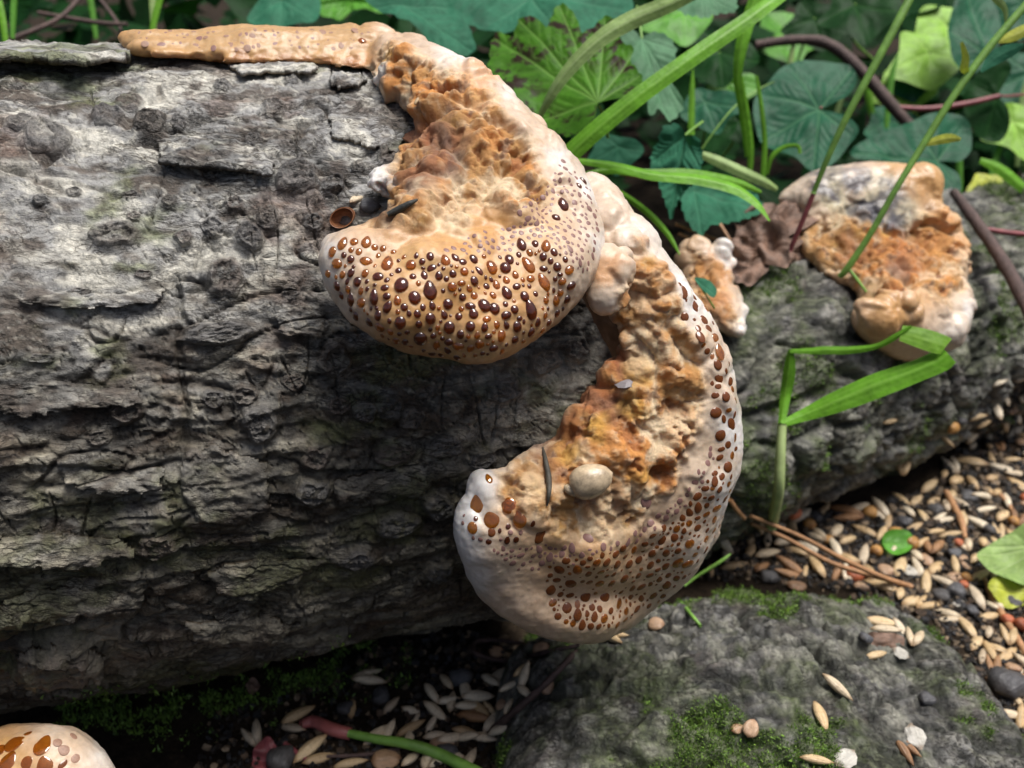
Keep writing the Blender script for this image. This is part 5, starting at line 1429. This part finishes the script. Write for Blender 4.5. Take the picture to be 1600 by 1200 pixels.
while len(tk) < 215 and tries < 30000:
    tries += 1; miss += 1
    if miss > 60: kd = rs2.choice(KINDS_POOL[:24]); miss = 0
    x, y = rs2.uniform(1095, 1640), rs2.uniform(560, 1215)
    if not in_poly(np.array(x), np.array(y), LITTER): continue
    dens = 0.55 if y < 760 else 1.0
    if rs2.random() > dens: continue
    hl = {'grain': 27, 'husk': 29, 'millet': 12, 'milo': 11, 'flat': 14, 'chip': 13, 'stone': 16}[kd] * rs2.uniform(0.8, 1.2) * (0.7 + 0.3 * (y - 560) / 500)
    if any((x - a) ** 2 + (y - b) ** 2 < (0.46 * (hl + c)) ** 2 for a, b, c in tk): continue
    if put_seed(x, y, hl, rs2.uniform(0, 180), kd, lit_lbl[kd], 'seed litter beside the slab', rs2, [GROUND_BVH, LOGB[4]], tilt=0.5, lift=rs2.uniform(0.3, 1.0)): tk.append((x, y, hl)); kd = rs2.choice(KINDS_POOL); miss = 0

# things lying on the fungi and the log
def on_fungus(bv, x, y):
    return surf_hit(x, y, [bv])
pos, n = on_fungus(LF_BVH, 922, 745)
hr = root('hemp_seed', pos, 'large cracked olive brown seed stuck on the felt of the lower fungus', 'seed')
d = (pos - CAM) @ FW
v_ = seed_mesh('millet', 0)
for nm, off, sc_, sp in (('shell', (0, 0), (36, 30, 30), 0.35), ('shell_fragment', (-28, 16), (16, 9, 10), -0.5)):
    me = seed_mesh('millet', 1); me.materials.append(mat_plain('hemp_' + nm, (0.42, 0.33, 0.22), 0.16, 1.6, 0.45, 0.12, 0.05))
    o = link(nm, me, None, hr)
    x_, y_, z_ = basis(n * 0.5 - FW * 0.5, (0, 0, 1))
    ctr = RT * off[0] * d / F - UP * off[1] * d / F + n * 0.016
    o.matrix_basis = Matrix.Translation(Vector(ctr)) @ (rot_matrix(x_, y_, z_) @ Matrix.Rotation(sp, 3, 'Z')).to_4x4() @ Matrix.Diagonal((sc_[0] * d / F, sc_[1] * d / F, sc_[2] * d / F, 1))
def surf_ctrl(bv, pts, lift=0.006):
    out = []
    for x, y, w in pts:
        h = surf_hit(x, y, bv if isinstance(bv, list) else [bv]) or surf_hit(x, y)
        q = h[0] + h[1] * lift
        out.append((x, y, (q - CAM) @ FW, w))
    return out
tube_thing('plant_fibre', surf_ctrl(LF_BVH, [(848,700,4),(853,722,8),(857,745,10),(858,768,8),(855,790,3)]), mat_plain('dark_fibre', (0.045, 0.04, 0.03), 0.6, 60, 0.4, 0.5), 'dark splinter of plant fibre across the hollow of the lower fungus', 'fibre')
tube_thing('plant_fibre', surf_ctrl(UF_BVH, [(606,335,8),(622,328,12),(640,318,9),(652,312,4)]), mat_plain('black_fibre', (0.03, 0.032, 0.028), 0.6, 60, 0.4, 0.5), 'black moss stained splinter at the waist of the upper fungus', 'fibre')
for (x, y, hl, an, kd, lb, bv) in [(975,600,17,-30,'chip','thin grey flake stuck in the rusty hollow of the lower fungus',LF_BVH),(912,740,10,10,'husk','husk scrap under the cracked seed',LF_BVH),
   (652,158,10,60,'grain','pale seed sunk in the neck of the upper fungus',UF_BVH)]:
    h = on_fungus(bv, x, y)
    if h: 
        o = put_seed(x, y, hl, an, kd, lb, None, rs, [bv], lift=0.4)
        if lb.startswith('thin grey'): o.data = o.data.copy(); o.data.materials.clear(); o.data.materials.append(mat_plain('grey_flake', (0.22, 0.20, 0.21), 0.4, 30))
# half shell and crumbs at the left horn of the cushion
def cup_mesh():
    ph = np.linspace(0.05, math.pi * 0.55, 10); th = np.linspace(0, 2 * math.pi, 20, endpoint=False)
    p2, t2 = np.meshgrid(ph, th, indexing='ij')
    a = np.stack([np.sin(p2) * np.cos(t2), np.sin(p2) * np.sin(t2) * 0.8, -np.cos(p2)], -1).reshape(-1, 3)
    b = a * 0.9
    f = grid_faces(10, 20, wrap_v=True)
    k = np.arange(20); rim = np.stack([180 + k, 180 + (k + 1) % 20, 380 + (k + 1) % 20, 380 + k], 1)
    return np_mesh('seed_shell', np.concatenate([a, b]), np.concatenate([f, f[:, ::-1] + 200, rim]))
me = cup_mesh(); me.materials.append(mat_plain('brown_shell', (0.30, 0.13, 0.06), 0.35, 3, 0.4, 0.2, 0.02))
pos, n = surf_hit(533, 352, [BARK_BVH]); d = (pos - CAM) @ FW
o = tag(link('seed_shell', me), 'empty brown half shell lodged against the left horn of the upper fungus', 'shell')
place(o, pos + n * 0.02, np.array([-0.1, -0.85, 0.3]), (0, 0, 1), 0.5, (21 * d / F, 19 * d / F, 20 * d / F))
put_seed(560, 314, 18, 20, 'husk', 'rust brown crumb beside the white nub of the upper fungus', None, rs, [BARK_BVH])
put_seed(578, 327, 17, 0, 'stone', 'dark smooth pebble touching the neck of the upper fungus', None, rs, [BARK_BVH])

# pine needles, straw and twigs on the ground
def ground_tube(name, pts, mat, label, cat, lift=0.02, rough=0.0, parent=None, surfs=SURF):
    return tube_thing(name, surf_ctrl(surfs, pts, lift), mat, label, cat, rough=rough, parent=parent)
pn = root('pine_needles', surf_hit(1425, 915)[0], 'pair of joined brown pine needles lying across the edge of the slab', 'needle')
for pts in ([(1425,916,7),(1380,902,8),(1320,875,8),(1250,838,7),(1172,806,6)], [(1424,917,7),(1380,904,8),(1300,880,8),(1230,842,7),(1174,818,6)]):
    q = surf_ctrl(SURF, pts, 0.02)
    z0 = np.linspace(q[0][2], q[-1][2], len(q))
    q = [(a[0], a[1], min(zz, a[2]), a[3]) for a, zz in zip(q, z0)]
    tube_thing('needle', q, M_NEEDLE, None, None, parent=pn)
ground_tube('dry_stalk', [(1140,780,8),(1150,795,8),(1163,810,7)], M_NEEDLE, 'short stiff straw poking out beside the lower fungus', 'straw', 0.03)
ground_tube('dry_stalk', [(1478,768,9),(1490,790,11),(1502,815,11),(1508,842,7)], M_MILO if False else M_NEEDLE, 'curved red brown stalk lying on the right litter', 'straw', 0.03)
ground_tube('dry_stalk', [(1535,900,9),(1560,950,12),(1590,1000,12),(1620,1050,10)], M_NEEDLE, 'thick brown stalk slanting over the right litter', 'straw', 0.03)
ground_tube('dry_stalk', [(1560,770,6),(1582,800,7),(1578,840,6),(1570,870,4)], M_NEEDLE, 'upright brown stalk in the right litter', 'straw', 0.03)
ground_tube('dry_stalk', [(1540,1062,8),(1580,1058,9),(1620,1056,8)], M_NEEDLE, 'short straw above the large slate pebble', 'straw', 0.03)
tube_thing('plant_stalk', [(1070,915,2.60,4),(1090,900,2.60,5),(1125,878,2.58,6),(1142,865,2.58,3)], M_STEM, 'thin green stalk leaving the rim of the lower fungus', 'stalk')
ground_tube('plant_stalk', [(1060,938,6),(1075,955,7),(1095,978,5)], M_STEM, 'short green stalk lying on the slab under the lower fungus', 'stalk', 0.02)
ground_tube('twig', [(912,1004,9),(880,1040,10),(840,1080,11),(800,1115,13),(772,1142,16),(765,1146,6)], M_TWIG, 'split brown twig slanting from under the lower fungus', 'twig', 0.03, 0.2)
ground_tube('twig', [(820,1006,6),(775,1000,7),(742,1004,8),(745,1022,8),(790,1032,8),(850,1020,8),(905,1008,6)], M_TWIG, 'thin curled twig in the dark hollow under the lower fungus', 'twig', 0.04)
ground_tube('twig', [(510,1182,5),(560,1180,7),(600,1175,8),(628,1168,5)], M_TWIG, 'dark twig lying under the green stem at the log foot', 'twig', 0.02, 0.2)
ground_tube('twig', [(445,1162,8),(465,1178,10),(480,1188,6)], M_REDSTEM, 'short reddish stub at the log foot', 'twig', 0.02)
st = root('fallen_sprout', surf_hit(480, 1132)[0], 'cut stem turning from red to green across the seeds at the log foot', 'stem')
tube_thing('red_part', surf_ctrl(SURF, [(470,1133,14),(490,1128,20),(520,1140,21),(548,1147,20)], 0.05), mat_plain('red_skin', (0.33, 0.10, 0.09), 0.4, 30, 0.25, 0.2), None, None, parent=st)
tube_thing('green_part', surf_ctrl(SURF, [(545,1146,13),(590,1155,15),(640,1163,17),(690,1180,19),(760,1215,20)], 0.07), M_STEM, None, None, parent=st)
for k, (x, y, w, hgt, dp, tl) in enumerate([(1190,385,52,36,2.80,(-0.3,0.5)),(1215,372,40,30,2.84,(0.3,0.4)),(1180,350,34,30,2.92,(0.5,0.3)),(1160,392,30,24,2.76,(-0.6,0.2)),(1232,345,44,22,2.88,(0.1,0.9)),(1165,425,30,20,2.74,(0.2,0.8)),(1240,395,22,26,2.82,(0.6,0.1))]):
    rgl = random.Random(700 + k)
    o_ = [(x + w * rgl.uniform(.75, 1.2) * math.cos(2 * math.pi * i / 8), y + hgt * rgl.uniform(.7, 1.2) * math.sin(2 * math.pi * i / 8)) for i in range(8)]
    leaf('dry_leaf', 'crumpled dead brown leaf heaped between the small knobbly fungus and the distant one', o_, (x - w * .5, y), [o_[0], o_[2], o_[6]], dp, tl, M_DRY, seed=70 + k, na=90, nr=16, wav=0.32, quilt_h=0.12, group='dead leaves heaped on the thinner log',
         petiole=[(x - w * .9, y + 5, dp, 3)], pet_mat=M_TWIG)
for k, (x, y, w, hgt, lb) in enumerate([(418, 1185, 26, 30, 'dark purple dead leaf behind the brown split husk'), (1385, 1006, 36, 22, 'torn brown husk skin under the slab cluster'), (395, 1072, 10, 16, 'small pinkish bract stuck to the lower bark')]):
    h = surf_hit(x, y)
    rgl = random.Random(760 + k)
    o_ = [(x + w * rgl.uniform(.7, 1.2) * math.cos(2 * math.pi * i / 8), y + hgt * rgl.uniform(.7, 1.2) * math.sin(2 * math.pi * i / 8)) for i in range(8)]
    dp = float((h[0] + h[1] * 0.02 - CAM) @ FW)
    leaf('dry_leaf', lb, o_, (x, y), [o_[0], o_[3], o_[6]], dp, (0.1, 0.5), [M_REDSTEM, M_DRY, M_DRY][k], seed=80 + k, na=60, nr=10, wav=0.2)

# crumbs of soil, chaff and stone too small to count
def crumbs(n, zones, seed, name, cols, lo, hi, surfs):
    rgn = np.random.default_rng(seed)
    import bmesh
    bm = bmesh.new(); bmesh.ops.create_icosphere(bm, subdivisions=1, radius=1)
    v = np.array([q.co[:] for q in bm.verts]); f = np.array([[w.index for w in p.verts] for p in bm.faces]); bm.free()
    Vs, Fs, Cs = [], [], []
    k = 0
    for poly, cnt in zones:
        xs = [p[0] for p in poly]; ys = [p[1] for p in poly]
        X = rgn.uniform(min(xs), max(xs), cnt * 3); Y = rgn.uniform(min(ys), max(ys), cnt * 3)
        m = in_poly(X, Y, poly); X, Y = X[m][:cnt], Y[m][:cnt]
        for x, y in zip(X, Y):
            h = surf_hit(x, y, surfs)
            if h is None: continue
            d = (h[0] - CAM) @ FW
            s = rgn.uniform(lo, hi) ** 1.0 * d / F
            q = v * (1 + 0.5 * rgn.normal(size=(len(v), 1)) * 0.5) * rgn.uniform(0.5, 1.3, 3) * s
            Vs.append(q + h[0] + [0, 0, s * 0.3]); Fs.append(f + k * len(v)); k += 1
            c = cols[rgn.integers(len(cols))]; Cs.append(np.tile(np.array(c) * rgn.uniform(0.6, 1.3), (len(v), 1)))
    me = np_mesh(name, np.concatenate(Vs), np.concatenate(Fs), False)
    set_attr(me, 'col', np.concatenate(Cs))
    return me
FOOTZ = [(300,1210),(330,1120),(480,1080),(560,1020),(700,985),(900,1005),(880,1060),(850,1120),(850,1215)]
tag(link('soil_crumbs', crumbs(0, [(FOOTZ, 1200), (LITTER, 4200), ([(1090,905),(1150,880),(1310,890),(1420,915),(1510,965),(1550,1040),(1550,1110),(1490,1030),(1400,955),(1250,915)], 1000)], 4, 'soil_crumbs', [(0.025, 0.02, 0.016), (0.05, 0.038, 0.028), (0.04, 0.04, 0.045), (0.10, 0.065, 0.04), (0.02, 0.018, 0.016), (0.26, 0.19, 0.12)], 2.0, 7.0, [GROUND_BVH, LOGB[4]]), M_BARK),
    'dark crumbs of soil, chaff and grit between the seeds', 'soil', kind='stuff')

# moss: tiny pointed leaves on the bark
def moss_mesh(pts, nrm, seed, blades=9, size=0.011):
    rgn = np.random.default_rng(seed)
    n = len(pts)
    P0 = np.repeat(pts, blades, 0) + rgn.normal(size=(n * blades, 3)) * size * 0.75
    N0 = np.repeat(nrm, blades, 0) + rgn.normal(size=(n * blades, 3)) * 0.55 + [0, 0, 0.4]
    N0 /= np.linalg.norm(N0, axis=1)[:, None]
    T = np.cross(N0, rgn.normal(size=N0.shape)); T /= np.linalg.norm(T, axis=1)[:, None]
    L = size * rgn.uniform(0.6, 1.6, (n * blades, 1)); W = L * 0.20
    P0 = P0 - N0 * L * 0.3
    V = np.stack([P0 - T * W, P0 + T * W, P0 + N0 * L + T * W * 0.5 * rgn.normal(size=(n * blades, 1))], 1).reshape(-1, 3)
    me = np_mesh('moss', V, np.arange(len(V)).reshape(-1, 3), False)
    c = np.array([0.10, 0.18, 0.022]) * rgn.uniform(0.5, 1.9, (n * blades, 1)) + rgn.uniform(0, 0.02, (n * blades, 3))
    set_attr(me, 'vein', np.zeros(len(V))); set_attr(me, 'edge', np.zeros(len(V)))
    set_attr(me, 'col', np.repeat(c, 3, 0))
    return me
def mat_moss():
    m = NT('moss'); m.set(Base_Color=m.attr('col', True), Roughness=0.6); return m.m
M_MOSS = mat_moss()
def moss_on(L_, n, seed, thr, label, size, view_min=0.05):
    rgn = np.random.default_rng(seed)
    V_, N_, deep = L_
    x, y, d = project(V_)
    vis = (x > -50) & (x < 1650) & (y > 0) & (y < 1250) & ((N_ @ -FW) > view_min) & (N_[:, 2] > 0.05)
    w = np.where(vis, smooth(thr, thr + 0.3, deep), 0)
    idx = rgn.choice(len(V_), n, p=w / w.sum())
    tag(link('moss', moss_mesh(V_[idx], N_[idx], seed, size=size), M_MOSS), label, 'moss', kind='stuff')
moss_on((LOGC[1], LOGC[2], LOGC[3]), 4200, 3, 0.55, 'short bright green moss in the hollows of the bark slab', 0.0065)
moss_on((LOGB[1], LOGB[2], LOGB[3]), 2600, 4, 0.55, 'short green moss on the thinner log', 0.008)
# along the foot of the big log
bx, by, ba = [], [], []
rgn = np.random.default_rng(8)
mp, mn = [], []
for _ in range(1500):
    x = rgn.uniform(60, 640)
    y0 = np.interp(x, [0, 150, 250, 400, 560, 640], [1130, 1110, 1120, 1085, 1040, 1030])
    y = y0 + rgn.normal() * 20
    if perlin(np.array(x / 40.), np.array(y / 30.), 0.2, 55) < 0.0: continue
    h = surf_hit(x, y)
    if h: mp.append(h[0]); mn.append(h[1])
tag(link('moss', moss_mesh(np.array(mp), np.array(mn), 9, size=0.010), M_MOSS), 'dark green moss along the damp foot of the large log', 'moss', kind='stuff')
